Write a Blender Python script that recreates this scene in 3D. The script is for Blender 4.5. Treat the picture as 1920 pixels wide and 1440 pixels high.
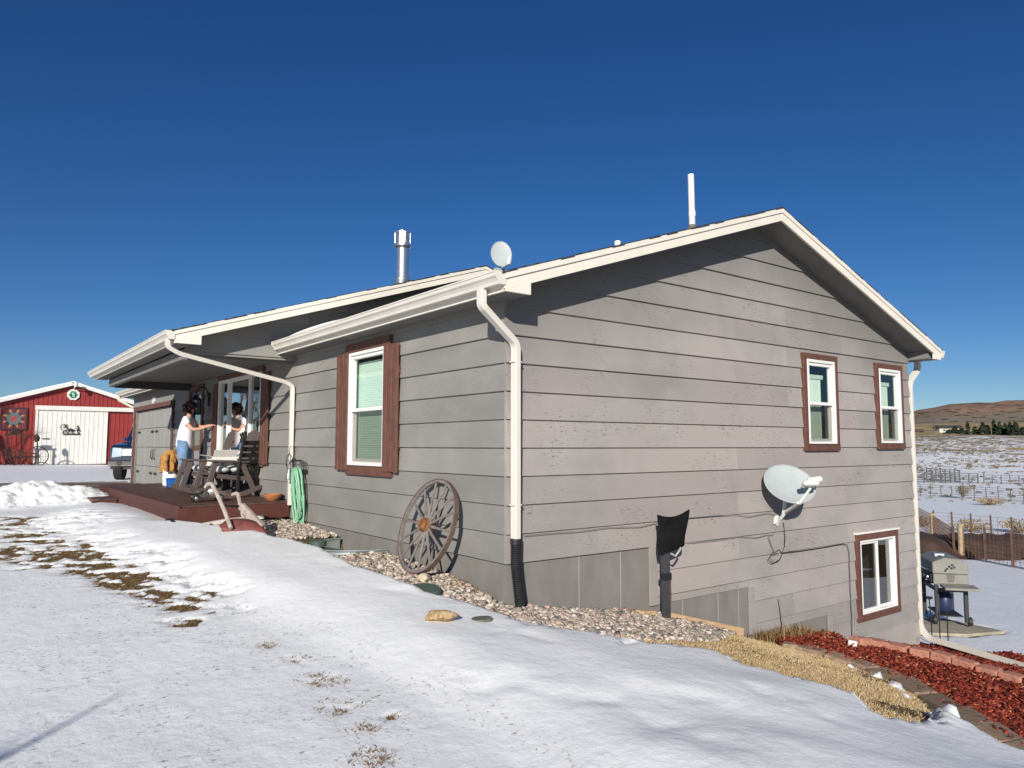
import bpy, bmesh, math, random
import numpy as np
from mathutils import Vector, Matrix

# ------------------------------------------------------------------ camera, sky, sun, exposure
for o in list(bpy.data.objects): bpy.data.objects.remove(o)
SC = bpy.context.scene
COL = SC.collection
F_PX, CAM = 1376.3, np.array([-4.2185, -5.654, 1.1213])
YAW, PITCH, ROLL = 0.6485, 0.0834, 0.0009
_f = np.array([math.sin(YAW)*math.cos(PITCH), math.cos(YAW)*math.cos(PITCH), math.sin(PITCH)])
_r = np.array([math.cos(YAW), -math.sin(YAW), 0.0]); _u = np.cross(_r, _f)
_r, _u = math.cos(ROLL)*_r+math.sin(ROLL)*_u, -math.sin(ROLL)*_r+math.cos(ROLL)*_u
cam = bpy.data.objects.new('camera', bpy.data.cameras.new('camera'))
COL.objects.link(cam)
cam.matrix_world = Matrix([[_r[0], _u[0], -_f[0], CAM[0]], [_r[1], _u[1], -_f[1], CAM[1]], [_r[2], _u[2], -_f[2], CAM[2]], [0, 0, 0, 1]])
cam.data.sensor_fit = 'HORIZONTAL'; cam.data.sensor_width = 36; cam.data.lens = F_PX/1920*36
cam.data.clip_start = 0.05; cam.data.clip_end = 20000
SC.camera = cam

SUN_DIR = Vector((0.389, 0.380, -0.204)).normalized()      # the way the light travels, from the eave and rake shadows
SUN_EL = math.asin(-SUN_DIR.z)
w = bpy.data.worlds.new('World'); SC.world = w; w.use_nodes = True
nt = w.node_tree; nt.nodes.clear()
out = nt.nodes.new('ShaderNodeOutputWorld'); bg = nt.nodes.new('ShaderNodeBackground'); sky = nt.nodes.new('ShaderNodeTexSky')
sky.sky_type = 'NISHITA'; sky.sun_disc = False
sky.sun_elevation = SUN_EL
sky.sun_rotation = math.atan2(-SUN_DIR.x, -SUN_DIR.y)
sky.altitude = 2000; sky.air_density = 1.0; sky.dust_density = 0.5; sky.ozone_density = 4.0
bg.inputs['Strength'].default_value = 0.062
hsv = nt.nodes.new('ShaderNodeHueSaturation'); hsv.inputs['Hue'].default_value = .508; hsv.inputs['Saturation'].default_value = 1.22     # thin, dry winter air
nt.links.new(sky.outputs[0], hsv.inputs['Color']); nt.links.new(hsv.outputs[0], bg.inputs[0]); nt.links.new(bg.outputs[0], out.inputs[0])
sl = bpy.data.lights.new('sun', 'SUN'); sl.energy = 5.0; sl.angle = math.radians(0.53); sl.color = (1.0, 0.93, 0.83)
so = bpy.data.objects.new('sun', sl); COL.objects.link(so)
so.rotation_euler = SUN_DIR.to_track_quat('-Z', 'Y').to_euler(); so.location = (-20, -20, 15)
vs = SC.view_settings
vs.view_transform = 'Standard'; vs.look = 'None'; vs.gamma = 1.0; vs.exposure = 0.25; vs.use_curve_mapping = False

# ------------------------------------------------------------------ helpers
random.seed(7); RNG = np.random.default_rng(11)

def ray(u, v): return _f + _r*(u-960)/F_PX - _u*(v-720)/F_PX
def on_y(u, v, y=0.0): d = ray(u, v); return CAM + d*((y-CAM[1])/d[1])
def on_x(u, v, x=0.0): d = ray(u, v); return CAM + d*((x-CAM[0])/d[0])
def on_z(u, v, z): d = ray(u, v); return CAM + d*((z-CAM[2])/d[2])

MATS = {}
def srgb(r, g, b):
    f = lambda c: (c/255/12.92) if c <= 10 else ((c/255+0.055)/1.055)**2.4
    return (f(r), f(g), f(b))

def M(name, col, rough=0.6, var=0.0, scale=6.0, bump=0.0, bscale=60.0, metal=0.0, stretch=(1, 1, 1), rand=0.0, spec=0.4, col2=None, detail=6.0, coat=0.0):
    if name in MATS: return MATS[name]
    m = bpy.data.materials.new(name); m.use_nodes = True; MATS[name] = m
    n, l = m.node_tree.nodes, m.node_tree.links
    b = n['Principled BSDF']
    b.inputs['Roughness'].default_value = rough; b.inputs['Metallic'].default_value = metal
    b.inputs['Specular IOR Level'].default_value = spec; b.inputs['Base Color'].default_value = (*col, 1)
    if coat: b.inputs['Coat Weight'].default_value = coat
    tc = n.new('ShaderNodeTexCoord'); mp = n.new('ShaderNodeMapping'); mp.inputs['Scale'].default_value = stretch
    l.new(tc.outputs['Object'], mp.inputs['Vector'])
    src = None
    if var > 0 or col2:
        no = n.new('ShaderNodeTexNoise'); no.inputs['Scale'].default_value = scale; no.inputs['Detail'].default_value = detail; no.inputs['Roughness'].default_value = 0.62
        l.new(mp.outputs[0], no.inputs['Vector'])
        mx = n.new('ShaderNodeMix'); mx.data_type = 'RGBA'
        c2 = col2 if col2 else tuple(min(1, c*(1+var)) for c in col)
        c1 = col if col2 else tuple(c*(1-var) for c in col)
        mx.inputs[6].default_value = (*c1, 1); mx.inputs[7].default_value = (*c2, 1)
        mr = n.new('ShaderNodeMapRange'); mr.inputs[1].default_value = 0.32; mr.inputs[2].default_value = 0.68
        l.new(no.outputs['Fac'], mr.inputs[0]); l.new(mr.outputs[0], mx.inputs[0])
        src = mx.outputs[2]
    if rand > 0:
        oi = n.new('ShaderNodeObjectInfo'); mr2 = n.new('ShaderNodeMapRange'); mr2.inputs[3].default_value = 1-rand; mr2.inputs[4].default_value = 1+rand
        l.new(oi.outputs['Random'], mr2.inputs[0])
        hs = n.new('ShaderNodeHueSaturation'); l.new(mr2.outputs[0], hs.inputs['Value'])
        if src: l.new(src, hs.inputs['Color'])
        else: hs.inputs['Color'].default_value = (*col, 1)
        src = hs.outputs[0]
    if src: l.new(src, b.inputs['Base Color'])
    if bump > 0:
        nb = n.new('ShaderNodeTexNoise'); nb.inputs['Scale'].default_value = bscale; nb.inputs['Detail'].default_value = 5
        l.new(mp.outputs[0], nb.inputs['Vector'])
        bp = n.new('ShaderNodeBump'); bp.inputs['Strength'].default_value = bump; bp.inputs['Distance'].default_value = 0.01
        l.new(nb.outputs['Fac'], bp.inputs['Height']); l.new(bp.outputs[0], b.inputs['Normal'])
    return m

def attr_mat(name, stops, rough=0.8, bump=0.0, bscale=80, trans=0.0):
    """colour picked per piece from the vertex attribute 'tone' (0..1)"""
    m = bpy.data.materials.new(name); m.use_nodes = True; MATS[name] = m
    n, l = m.node_tree.nodes, m.node_tree.links; b = n['Principled BSDF']; b.inputs['Roughness'].default_value = rough
    b.inputs['Specular IOR Level'].default_value = 0.25
    a = n.new('ShaderNodeAttribute'); a.attribute_name = 'tone'
    cr = n.new('ShaderNodeValToRGB'); e = cr.color_ramp.elements
    e[0].position = stops[0][0]; e[0].color = (*stops[0][1], 1); e[1].position = stops[-1][0]; e[1].color = (*stops[-1][1], 1)
    for p, c in stops[1:-1]:
        k = e.new(p); k.color = (*c, 1)
    l.new(a.outputs['Fac'], cr.inputs[0]); l.new(cr.outputs[0], b.inputs['Base Color'])
    if bump:
        tc = n.new('ShaderNodeTexCoord'); nb = n.new('ShaderNodeTexNoise'); nb.inputs['Scale'].default_value = bscale
        l.new(tc.outputs['Object'], nb.inputs['Vector']); bp = n.new('ShaderNodeBump'); bp.inputs['Strength'].default_value = bump; bp.inputs['Distance'].default_value = 0.01
        l.new(nb.outputs['Fac'], bp.inputs['Height']); l.new(bp.outputs[0], b.inputs['Normal'])
    return m

def tag(o, label=None, cat=None, group=None, kind=None):
    if label: o['label'] = label
    if cat: o['category'] = cat
    if group: o['group'] = group
    if kind: o['kind'] = kind
    return o
def thing(name, label, cat, loc=(0, 0, 0), rz=0.0, group=None):
    o = bpy.data.objects.new(name, None); COL.objects.link(o); o.location = loc; o.rotation_euler = (0, 0, rz)
    o.empty_display_size = 0.1
    return tag(o, label, cat, group)
def link(name, me, parent=None):
    o = bpy.data.objects.new(name, me); COL.objects.link(o)
    if parent is not None: o.parent = parent
    return o
def copy_tree(o, parent=None):
    c = o.copy(); COL.objects.link(c); c.parent = parent
    for ch in list(o.children): copy_tree(ch, c)
    return c

def rot_to(d):
    return Vector(d).normalized().to_track_quat('Z', 'Y').to_matrix()

class MB:
    def __init__(s, xf=None): s.v = []; s.f = []; s.xf = xf
    def add(s, vs, fs):
        k = len(s.v); s.v += [tuple(p) for p in vs]; s.f += [tuple(i+k for i in q) for q in fs]; return s
    def box(s, x0, x1, y0, y1, z0, z1):
        return s.add([(x0, y0, z0), (x1, y0, z0), (x1, y1, z0), (x0, y1, z0), (x0, y0, z1), (x1, y0, z1), (x1, y1, z1), (x0, y1, z1)],
                     [(0, 3, 2, 1), (4, 5, 6, 7), (0, 1, 5, 4), (1, 2, 6, 5), (2, 3, 7, 6), (3, 0, 4, 7)])
    def bar(s, p, q, wd, ht, up=(0, 0, 1)):
        p, q = Vector(p), Vector(q); d = (q-p).normalized(); up = Vector(up)
        if abs(d.dot(up)) > 0.98: up = Vector((1, 0, 0))
        sd = d.cross(up).normalized(); u2 = sd.cross(d)
        vs = []
        for e in (p, q):
            for a, b in ((-1, -1), (1, -1), (1, 1), (-1, 1)): vs.append(e+sd*(a*wd/2)+u2*(b*ht/2))
        return s.add(vs, [(0, 1, 2, 3), (7, 6, 5, 4), (0, 4, 5, 1), (1, 5, 6, 2), (2, 6, 7, 3), (3, 7, 4, 0)])
    def prism(s, pts, ext):
        n = len(pts); e = Vector(ext); a = [Vector(p) for p in pts]
        return s.add(a+[p+e for p in a], [tuple(range(n))[::-1], tuple(range(n, 2*n))]+[(i, (i+1) % n, n+(i+1) % n, n+i) for i in range(n)])
    def tube(s, pts, r, n=8, closed=False, flat=None, cap=True):
        """sweep a round (or flat = (half width, half height) box) section along pts; r may be a list"""
        P = [Vector(p) for p in pts]; N = len(P); vs = []; fs = []
        rr = r if isinstance(r, (list, tuple)) else [r]*N
        up = None
        for i in range(N):
            if closed: d = P[(i+1) % N]-P[i-1]
            else: d = P[min(i+1, N-1)]-P[max(i-1, 0)]
            d.normalize()
            if up is None:
                up = Vector((0, 0, 1)) if abs(d.z) < 0.9 else Vector((1, 0, 0))
            sd = d.cross(up)
            if sd.length < 1e-4: sd = d.cross(Vector((1, 0, 0)))
            sd.normalize(); up = sd.cross(d).normalized()
            if flat:
                for a, b in ((-1, -1), (1, -1), (1, 1), (-1, 1)): vs.append(P[i]+sd*(a*flat[0])+up*(b*flat[1]))
            else:
                for k in range(n):
                    t = 2*math.pi*k/n; vs.append(P[i]+sd*(math.cos(t)*rr[i])+up*(math.sin(t)*rr[i]))
        m = 4 if flat else n
        for i in range(N if closed else N-1):
            j = (i+1) % N
            for k in range(m): fs.append((i*m+k, i*m+(k+1) % m, j*m+(k+1) % m, j*m+k))
        if not closed and cap:
            fs.append(tuple(range(m))[::-1]); fs.append(tuple(range((N-1)*m, N*m)))
        return s.add(vs, fs)
    def lathe(s, prof, n=16, c=(0, 0, 0), d=(0, 0, 1), cap=True):
        R = rot_to(d); c = Vector(c); vs = []; fs = []
        for r, z in prof:
            for k in range(n):
                t = 2*math.pi*k/n; vs.append(c+R@Vector((r*math.cos(t), r*math.sin(t), z)))
        for i in range(len(prof)-1):
            for k in range(n): fs.append((i*n+k, i*n+(k+1) % n, (i+1)*n+(k+1) % n, (i+1)*n+k))
        if cap: fs.append(tuple(range(n))[::-1]); fs.append(tuple(range((len(prof)-1)*n, len(prof)*n)))
        return s.add(vs, fs)
    def cyl(s, p, q, r, n=12, r2=None):
        p, q = Vector(p), Vector(q)
        return s.lathe([(r, 0), (r if r2 is None else r2, (q-p).length)], n, p, q-p)
    def blob(s, c, rx, ry, rz, seg=12, rings=8, rough=0.0, sd=0):
        rnd = random.Random(sd); vs = []; fs = []
        vs.append((c[0], c[1], c[2]-rz))
        for i in range(1, rings):
            ph = -math.pi/2+math.pi*i/rings
            for k in range(seg):
                t = 2*math.pi*k/seg; q = 1+rnd.uniform(-rough, rough)
                vs.append((c[0]+rx*q*math.cos(ph)*math.cos(t), c[1]+ry*q*math.cos(ph)*math.sin(t), c[2]+rz*q*math.sin(ph)))
        vs.append((c[0], c[1], c[2]+rz)); L = len(vs)-1
        for k in range(seg):
            fs.append((0, 1+(k+1) % seg, 1+k)); b = 1+(rings-2)*seg; fs.append((L, b+k, b+(k+1) % seg))
        for i in range(rings-2):
            for k in range(seg):
                a = 1+i*seg; fs.append((a+k, a+(k+1) % seg, a+seg+(k+1) % seg, a+seg+k))
        return s.add(vs, fs)
    def mesh(s, name, mat, smooth=False, bevel=0.0):
        me = bpy.data.meshes.new(name)
        vs = [s.xf(p) for p in s.v] if s.xf else s.v
        me.from_pydata([tuple(p) for p in vs], [], s.f)
        bm = bmesh.new(); bm.from_mesh(me)
        if getattr(s, 'weld', False): bmesh.ops.remove_doubles(bm, verts=bm.verts, dist=2e-5)
        bmesh.ops.recalc_face_normals(bm, faces=bm.faces)
        if bevel > 0:
            ed = [e for e in bm.edges if len(e.link_faces) == 2 and e.calc_face_angle(0) > 0.6]
            bmesh.ops.bevel(bm, geom=ed, offset=bevel, segments=1, affect='EDGES', profile=0.5)
        bm.to_mesh(me); bm.free()
        if smooth:
            me.polygons.foreach_set('use_smooth', [True]*len(me.polygons))
            try: me.set_sharp_from_angle(angle=math.radians(40))
            except Exception: pass
        me.materials.append(mat)
        return me
    def build(s, name, mat, parent=None, smooth=False, bevel=0.0):
        return link(name, s.mesh(name, mat, smooth, bevel), parent)

def np_mesh(name, V, Fq, mat, parent=None, tone=None, smooth=False):
    """V (n,3), Fq (m,3|4) -> object, built without Python loops"""
    V = np.asarray(V, dtype=np.float32); Fq = np.asarray(Fq, dtype=np.int32)
    me = bpy.data.meshes.new(name); k = Fq.shape[1]
    me.vertices.add(len(V)); me.vertices.foreach_set('co', V.ravel())
    me.loops.add(Fq.size); me.loops.foreach_set('vertex_index', Fq.ravel())
    me.polygons.add(len(Fq)); me.polygons.foreach_set('loop_start', np.arange(0, Fq.size, k, dtype=np.int32))
    if tone is not None:
        at = me.attributes.new('tone', 'FLOAT', 'POINT'); at.data.foreach_set('value', np.asarray(tone, dtype=np.float32))
    if smooth: me.polygons.foreach_set('use_smooth', np.ones(len(Fq), dtype=bool))
    me.update(calc_edges=True); me.materials.append(mat)
    return link(name, me, parent)

def euler_mats(rx, ry, rz):
    cx, sx, cy, sy, cz, sz = np.cos(rx), np.sin(rx), np.cos(ry), np.sin(ry), np.cos(rz), np.sin(rz)
    R = np.empty((len(rx), 3, 3))
    R[:, 0, 0] = cz*cy; R[:, 0, 1] = cz*sy*sx-sz*cx; R[:, 0, 2] = cz*sy*cx+sz*sx
    R[:, 1, 0] = sz*cy; R[:, 1, 1] = sz*sy*sx+cz*cx; R[:, 1, 2] = sz*sy*cx-cz*sx
    R[:, 2, 0] = -sy; R[:, 2, 1] = cy*sx; R[:, 2, 2] = cy*cx
    return R
def scatter(bases, pos, scl, R, which):
    """bases: list of (V,F); returns joined V, F, owner index"""
    Vs, Fs, Os = [], [], []; off = 0
    for b, (BV, BF) in enumerate(bases):
        ids = np.nonzero(which == b)[0]
        if not len(ids): continue
        v = np.einsum('nij,nkj->nki', R[ids], BV[None]*scl[ids][:, None, :])+pos[ids][:, None, :]
        nv = len(BV); Vs.append(v.reshape(-1, 3))
        Fs.append((BF[None]+(off+np.arange(len(ids))*nv)[:, None, None]).reshape(-1, BF.shape[1]))
        Os.append(np.repeat(ids, nv)); off += len(ids)*nv
    return np.concatenate(Vs), np.concatenate(Fs), np.concatenate(Os)
def ico(sub=1):
    bm = bmesh.new(); bmesh.ops.create_icosphere(bm, subdivisions=sub, radius=1.0)
    V = np.array([v.co[:] for v in bm.verts]); Fx = np.array([[v.index for v in f.verts] for f in bm.faces]); bm.free()
    return V, Fx

def _h(ix, iy, s):
    with np.errstate(over='ignore'):
        n = (ix.astype(np.int64)*374761393+iy.astype(np.int64)*668265263+s*974711) & 0x7fffffff
        n = ((n ^ (n >> 13))*1274126177) & 0x7fffffff
        n = n ^ (n >> 16)
    return (n & 0xffff)/65535.0
def vnoise(x, y, sc=1.0, seed=0, octv=1):
    x = np.asarray(x, dtype=float)*sc; y = np.asarray(y, dtype=float)*sc; t = np.zeros_like(x); amp = 1.0; tot = 0
    for o in range(octv):
        ix, iy = np.floor(x), np.floor(y); fx, fy = x-ix, y-iy
        fx = fx*fx*(3-2*fx); fy = fy*fy*(3-2*fy); s = seed+o*17
        t = t+amp*((_h(ix, iy, s)*(1-fx)+_h(ix+1, iy, s)*fx)*(1-fy)+(_h(ix, iy+1, s)*(1-fx)+_h(ix+1, iy+1, s)*fx)*fy)
        tot += amp; amp *= 0.5; x = x*2.03; y = y*2.03
    return t/tot
def sstep(a, b, x):
    t = np.clip((np.asarray(x, dtype=float)-a)/(b-a), 0, 1); return t*t*(3-2*t)
def in_poly(x, y, poly):
    x = np.asarray(x, dtype=float); ins = np.zeros(x.shape, bool); n = len(poly)
    for i in range(n):
        x1, y1 = poly[i][:2]; x2, y2 = poly[(i+1) % n][:2]
        c = (y1 > y) != (y2 > y)
        ins ^= c & (x < (x2-x1)*(y-y1)/((y2-y1) if y2 != y1 else 1e-9)+x1)
    return ins
def poly_dist(x, y, poly, closed=True):
    x = np.asarray(x, dtype=float); d = np.full(x.shape, 1e9); n = len(poly)
    for i in range(n if closed else n-1):
        x1, y1 = poly[i][:2]; x2, y2 = poly[(i+1) % n][:2]
        L = (x2-x1)**2+(y2-y1)**2+1e-12; t = np.clip(((x-x1)*(x2-x1)+(y-y1)*(y2-y1))/L, 0, 1)
        d = np.minimum(d, np.hypot(x-x1-t*(x2-x1), y-y1-t*(y2-y1)))
    return d
def sdf(x, y, poly):
    d = poly_dist(x, y, poly); return np.where(in_poly(x, y, poly), -d, d)

# ------------------------------------------------------------------ terrain
W = 8.2915
TP = np.array([
 (-8,-8,-.62),(-4,-6,-.52),(-4,-1,-.42),(-2,-2.7,-.47),(-8,0,-.45),(-8,8,-.2),(-4,4,-.22),(-2,2,-.24),(-3.5,11,-.10),(-1.6,5.6,-.06),(-8,16,-.02),(0,14,0),(0,20,0),(-2,20,0),(5,20,-.1),
 (0,0,-.40),(0,.6,-.30),(-.3,1.1,-.23),(0,2.5,-.17),(0,4.8,-.07),(0,8,-.03),(1,0,-.56),(2,0,-.73),(2.7,0,-.92),(3.8,0,-1.27),(4.6,0,-1.39),(5.6,0,-1.52),(6.2,0,-1.69),(8.2,0,-2.1),
 (-1,-.7,-.38),(.6,-1.15,-.57),(2,-1.3,-.85),(3.4,-.7,-1.2),(3.5,-1.8,-1.28),(4.1,-.63,-1.36),(4.25,-1.7,-1.46),(3.75,-2.8,-1.48),(5.2,-1.2,-1.55),(6.1,-.1,-1.68),(6.4,-1,-1.68),(6.24,-2.05,-1.68),(6.2,-3.5,-1.68),
 (7.5,-1.7,-1.95),(8.4,-.2,-2.1),(10.5,.5,-2.22),(13,-2,-2.4),(1.57,-3.66,-1.0),(2.7,-3.2,-1.22),(3,-6,-1.6),(0,-6,-.9),(-2,-10,-.9),(6,-6,-2),(-.5,-3.2,-.58),
 (14,4,-2.5),(20,6,-2.9),(31,8.4,-3.68),(30,12,-3.5),(45,14,-4.2),(10,8,-2.2),(10,16,-2.2),(20,20,-2.8),
 (0,44,0),(4,48,0),(-10,44,0),(-10,30,0),(-3,30,0),(8,30,-.2),(-20,-20,-1.2),(-30,10,-.3),(-30,45,0),(0,60,0),(30,50,-3),(20,-15,-3.2),(45,-10,-4.5),(40,35,-4)])
_c2 = 0.25
_D = np.sqrt((TP[:, None, 0]-TP[None, :, 0])**2+(TP[:, None, 1]-TP[None, :, 1])**2+_c2)
_A = np.block([[_D-1e-3*np.eye(len(TP)), np.ones((len(TP), 1))], [np.ones((1, len(TP))), np.zeros((1, 1))]])
_W = np.linalg.solve(_A, np.append(TP[:, 2], 0))
R_D = [0, 45, 60, 94, 115, 150, 200, 250, 300, 360, 500, 800, 1100, 1600, 2200, 3500, 9000]
R_Z = [-3, -4.1, -4.6, -5.4, -4.9, -3.9, -1.0, 3.4, 6.4, 9.0, 15, 25, 35, 48, 55, 60, 50]
def terrain(x, y):
    x = np.asarray(x, dtype=float); y = np.asarray(y, dtype=float); sh = x.shape
    xf, yf = x.ravel(), y.ravel(); z = np.full(xf.shape, _W[-1])
    for i in range(len(TP)): z = z+_W[i]*np.sqrt((xf-TP[i, 0])**2+(yf-TP[i, 1])**2+_c2)
    r = np.hypot(xf, yf); az = np.degrees(np.arctan2(xf, yf))
    wv = sstep(18, 45, az)*(1-sstep(120, 160, az))
    dd = (xf-CAM[0])*_f[0]+(yf-CAM[1])*_f[1]
    far = np.interp(np.where(wv > 0, np.maximum(np.hypot(xf-CAM[0], yf-CAM[1])*0.855, 0), 0), R_D, R_Z)
    far = far*wv+(1-wv)*(-0.2-0.002*np.minimum(r, 400))
    # ridge of hills to the east
    rr = np.hypot(xf-CAM[0], yf-CAM[1])
    a2 = az-60.0
    prof = np.interp(a2, [-30, 0, 4, 5.2, 6.2, 7.4, 8.4, 9.6, 10.6, 12, 16, 25, 60], [50, 55, 62, 66, 70, 78, 87, 84, 85, 88, 82, 90, 60])
    hill = (prof+9*(vnoise(az, rr/900, 3.1, 5, 3)-.5))*np.exp(-((rr-1750)/420.0)**2)*sstep(18, 45, az)*(1-sstep(120, 160, az))*1.02
    far = np.maximum(far, np.where(rr > 700, hill, -99))
    far = far+np.where(rr > 100, (vnoise(xf, yf, 0.03, 3, 3)-.5)*np.minimum((rr-100)*0.012, 4.0), 0)
    k = sstep(42, 70, np.maximum(np.hypot(xf, yf-10)*0.98, 0))
    return (z*(1-k)+far*k).reshape(sh)
def tz(x, y): return float(terrain(np.array([x]), np.array([y]))[0])
def on_ground(u, v, dz=0.0):
    d = ray(u, v); t0 = 1.0
    ts = np.concatenate([np.linspace(1.5, 40, 1200), np.linspace(40.2, 400, 1500)])
    p = CAM[None]+ts[:, None]*d[None]
    h = p[:, 2]-(terrain(p[:, 0], p[:, 1])+dz); i = np.nonzero(h < 0)[0]
    if not len(i): return CAM+d*400
    i = max(i[0], 1); k = h[i-1]/(h[i-1]-h[i]); return p[i-1]*(1-k)+p[i]*k
def gp(*uv): return [tuple(on_ground(u, v)[:2]) for u, v in uv]

# ------------------------------------------------------------------ the setting: ground, snow, driveway, beds
WALL_F = [(0.03, 5.6), (0.03, 0.03)]
GRAVEL = gp((478, 1006), (530, 1022), (565, 1027), (615, 1042), (652, 1063), (695, 1083), (757, 1106), (827, 1132), (895, 1151), (940, 1168), (1020, 1184), (1110, 1196), (1200, 1203), (1345, 1206)) + [(3.55, 0.0), (0.03, 0.03), (0.03, 5.6), (-1.55, 5.6)]
STRIP = gp((1020, 1186), (1120, 1199), (1200, 1216), (1294, 1228), (1350, 1240), (1410, 1265), (1500, 1292), (1612, 1322), (1661, 1350), (1725, 1361), (1746, 1334), (1712, 1304), (1640, 1266), (1560, 1240), (1490, 1215)) + [(4.2, 0.0), (3.5, 0.0), (1.2, -0.55)]
STRIP2 = gp((1790, 1362), (1850, 1392), (1919, 1425), (1960, 1430), (1930, 1400), (1850, 1368))
THIN = gp((1040, 1196), (1200, 1232), (1410, 1285), (1620, 1345), (1760, 1385), (1760, 1330), (1640, 1275), (1490, 1225), (1200, 1205))
STONE_LINE = [tuple(on_ground(u, v)) for u, v in ((1462, 1212), (1497, 1219), (1548, 1233), (1596, 1246), (1643, 1262), (1692, 1284), (1742, 1312), (1793, 1341), (1848, 1371), (1903, 1402), (1965, 1432))]
BRICK_LINE = [tuple(on_ground(u, v)) for u, v in ((1601, 1214), (1627, 1217), (1665, 1224), (1706, 1234), (1748, 1243), (1790, 1254), (1834, 1267), (1879, 1279), (1925, 1293), (1975, 1308))]
MULCH1 = [p[:2] for p in STONE_LINE]+[p[:2] for p in BRICK_LINE[::-1]]+[(5.7, 0.0), (4.3, 0.0)]
MULCH2 = [p[:2] for p in BRICK_LINE]+gp((1990, 1260), (1919, 1238), (1893, 1228), (1850, 1232), (1800, 1222), (1765, 1216))+[(8.3, 0.3), (8.2, 0.0), (6.4, 0.0)]
DRIVE = [(-14, 13.6), (-2.5, 13.9), (-1.9, 12.4), (0.03, 12.4), (0.03, 19.6), (-3, 20.1), (-14, 19.4)]
DRIFT = gp((60, 985), (150, 1000), (230, 1038), (330, 1083), (440, 1130), (600, 1190), (760, 1262), (900, 1335), (1010, 1405), (1100, 1480))+[(-1.5, -6), (4.5, -6), (4.5, -1), (1.0, 0.5), (0, 5.5), (-1.6, 6), (-1.6, 12.4)]
PATIO = [(10.0, .0), (11.1, -.2), (11.35, 1.0), (9.9, 1.9), (8.6, 2.5), (8.5, .9)]
DIRT = [(24.5, 14.5), (26.5, 10.6), (29.2, 8.0), (34, 6.3), (45, 3.5), (47, 7.5), (36, 10.2), (31, 12.6), (27, 18)]
HOUSE = [(0.02, 0.02), (W-.02, 0.02), (W-.02, 18.7), (0.02, 18.7)]
PATCH = [(81, 994, 60, 14), (150, 1019, 60, 9), (72, 1031, 60, 10), (60, 1000, 70, 16), (190, 1062, 70, 10), (250, 1045, 50, 9), (420, 1150, 30, 6), (219, 1050, 80, 11), (275, 1062, 45, 8), (137, 1073, 22, 5), (234, 1103, 50, 5), (344, 1088, 25, 10), (384, 1115, 45, 13), (347, 1140, 36, 10), (337, 1167, 30, 6), (281, 1112, 40, 6), (200, 1097, 22, 4),
         (500, 1217, 11, 3), (561, 1242, 11, 3.5), (603, 1283, 20, 7), (637, 1335, 20, 7), (684, 1370, 15, 5), (693, 1430, 20, 9), (737, 1348, 9, 3), (110, 1050, 60, 8), (180, 1075, 50, 7), (60, 1062, 40, 6), (250, 1085, 50, 7), (310, 1068, 35, 7), (160, 1040, 50, 8), (30, 990, 40, 10), (120, 975, 50, 6), (400, 1135, 30, 8), (300, 1130, 40, 7), (360, 1105, 45, 10), (20, 1040, 25, 8), (25, 1012, 30, 6), (300, 1085, 30, 5), (420, 1100, 20, 5), (180, 985, 40, 6), (40, 975, 40, 5)]
PB = []; PBS = []
for u, v, a, b in PATCH:
    c = on_ground(u, v); e1 = on_ground(u+a, v)-c; e2 = on_ground(u, v+b)-c
    (PB if v < 1190 else PBS).append((c[0], c[1], np.linalg.inv(np.array([[e1[0], e2[0]], [e1[1], e2[1]]]))))
def patchness(x, y, PB=PB):
    p = np.zeros(np.shape(x))
    for cx, cy, Mi in PB:
        dx, dy = x-cx, y-cy; q = (Mi[0, 0]*dx+Mi[0, 1]*dy)**2+(Mi[1, 0]*dx+Mi[1, 1]*dy)**2
        p = np.maximum(p, np.exp(-q*0.5))
    return p
DENTS = [on_ground(*p) for p in ((600, 1073), (655, 1080), (710, 1070), (470, 1030), (395, 1000), (360, 985), (560, 1062), (740, 1130), (850, 1146), (980, 1215), (1010, 1223), (930, 1209), (870, 1290), (905, 1308), (950, 1305), (1000, 1320), (1060, 1330), (1130, 1345), (1200, 1378), (1270, 1395), (1330, 1430), (1190, 1330), (1300, 1340), (1420, 1330), (1500, 1345), (1560, 1380))]
def well(x, y): return .34*(((x/.66)**2+((y-3.02)/.62)**2) < 1)*(x < 0)
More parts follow.
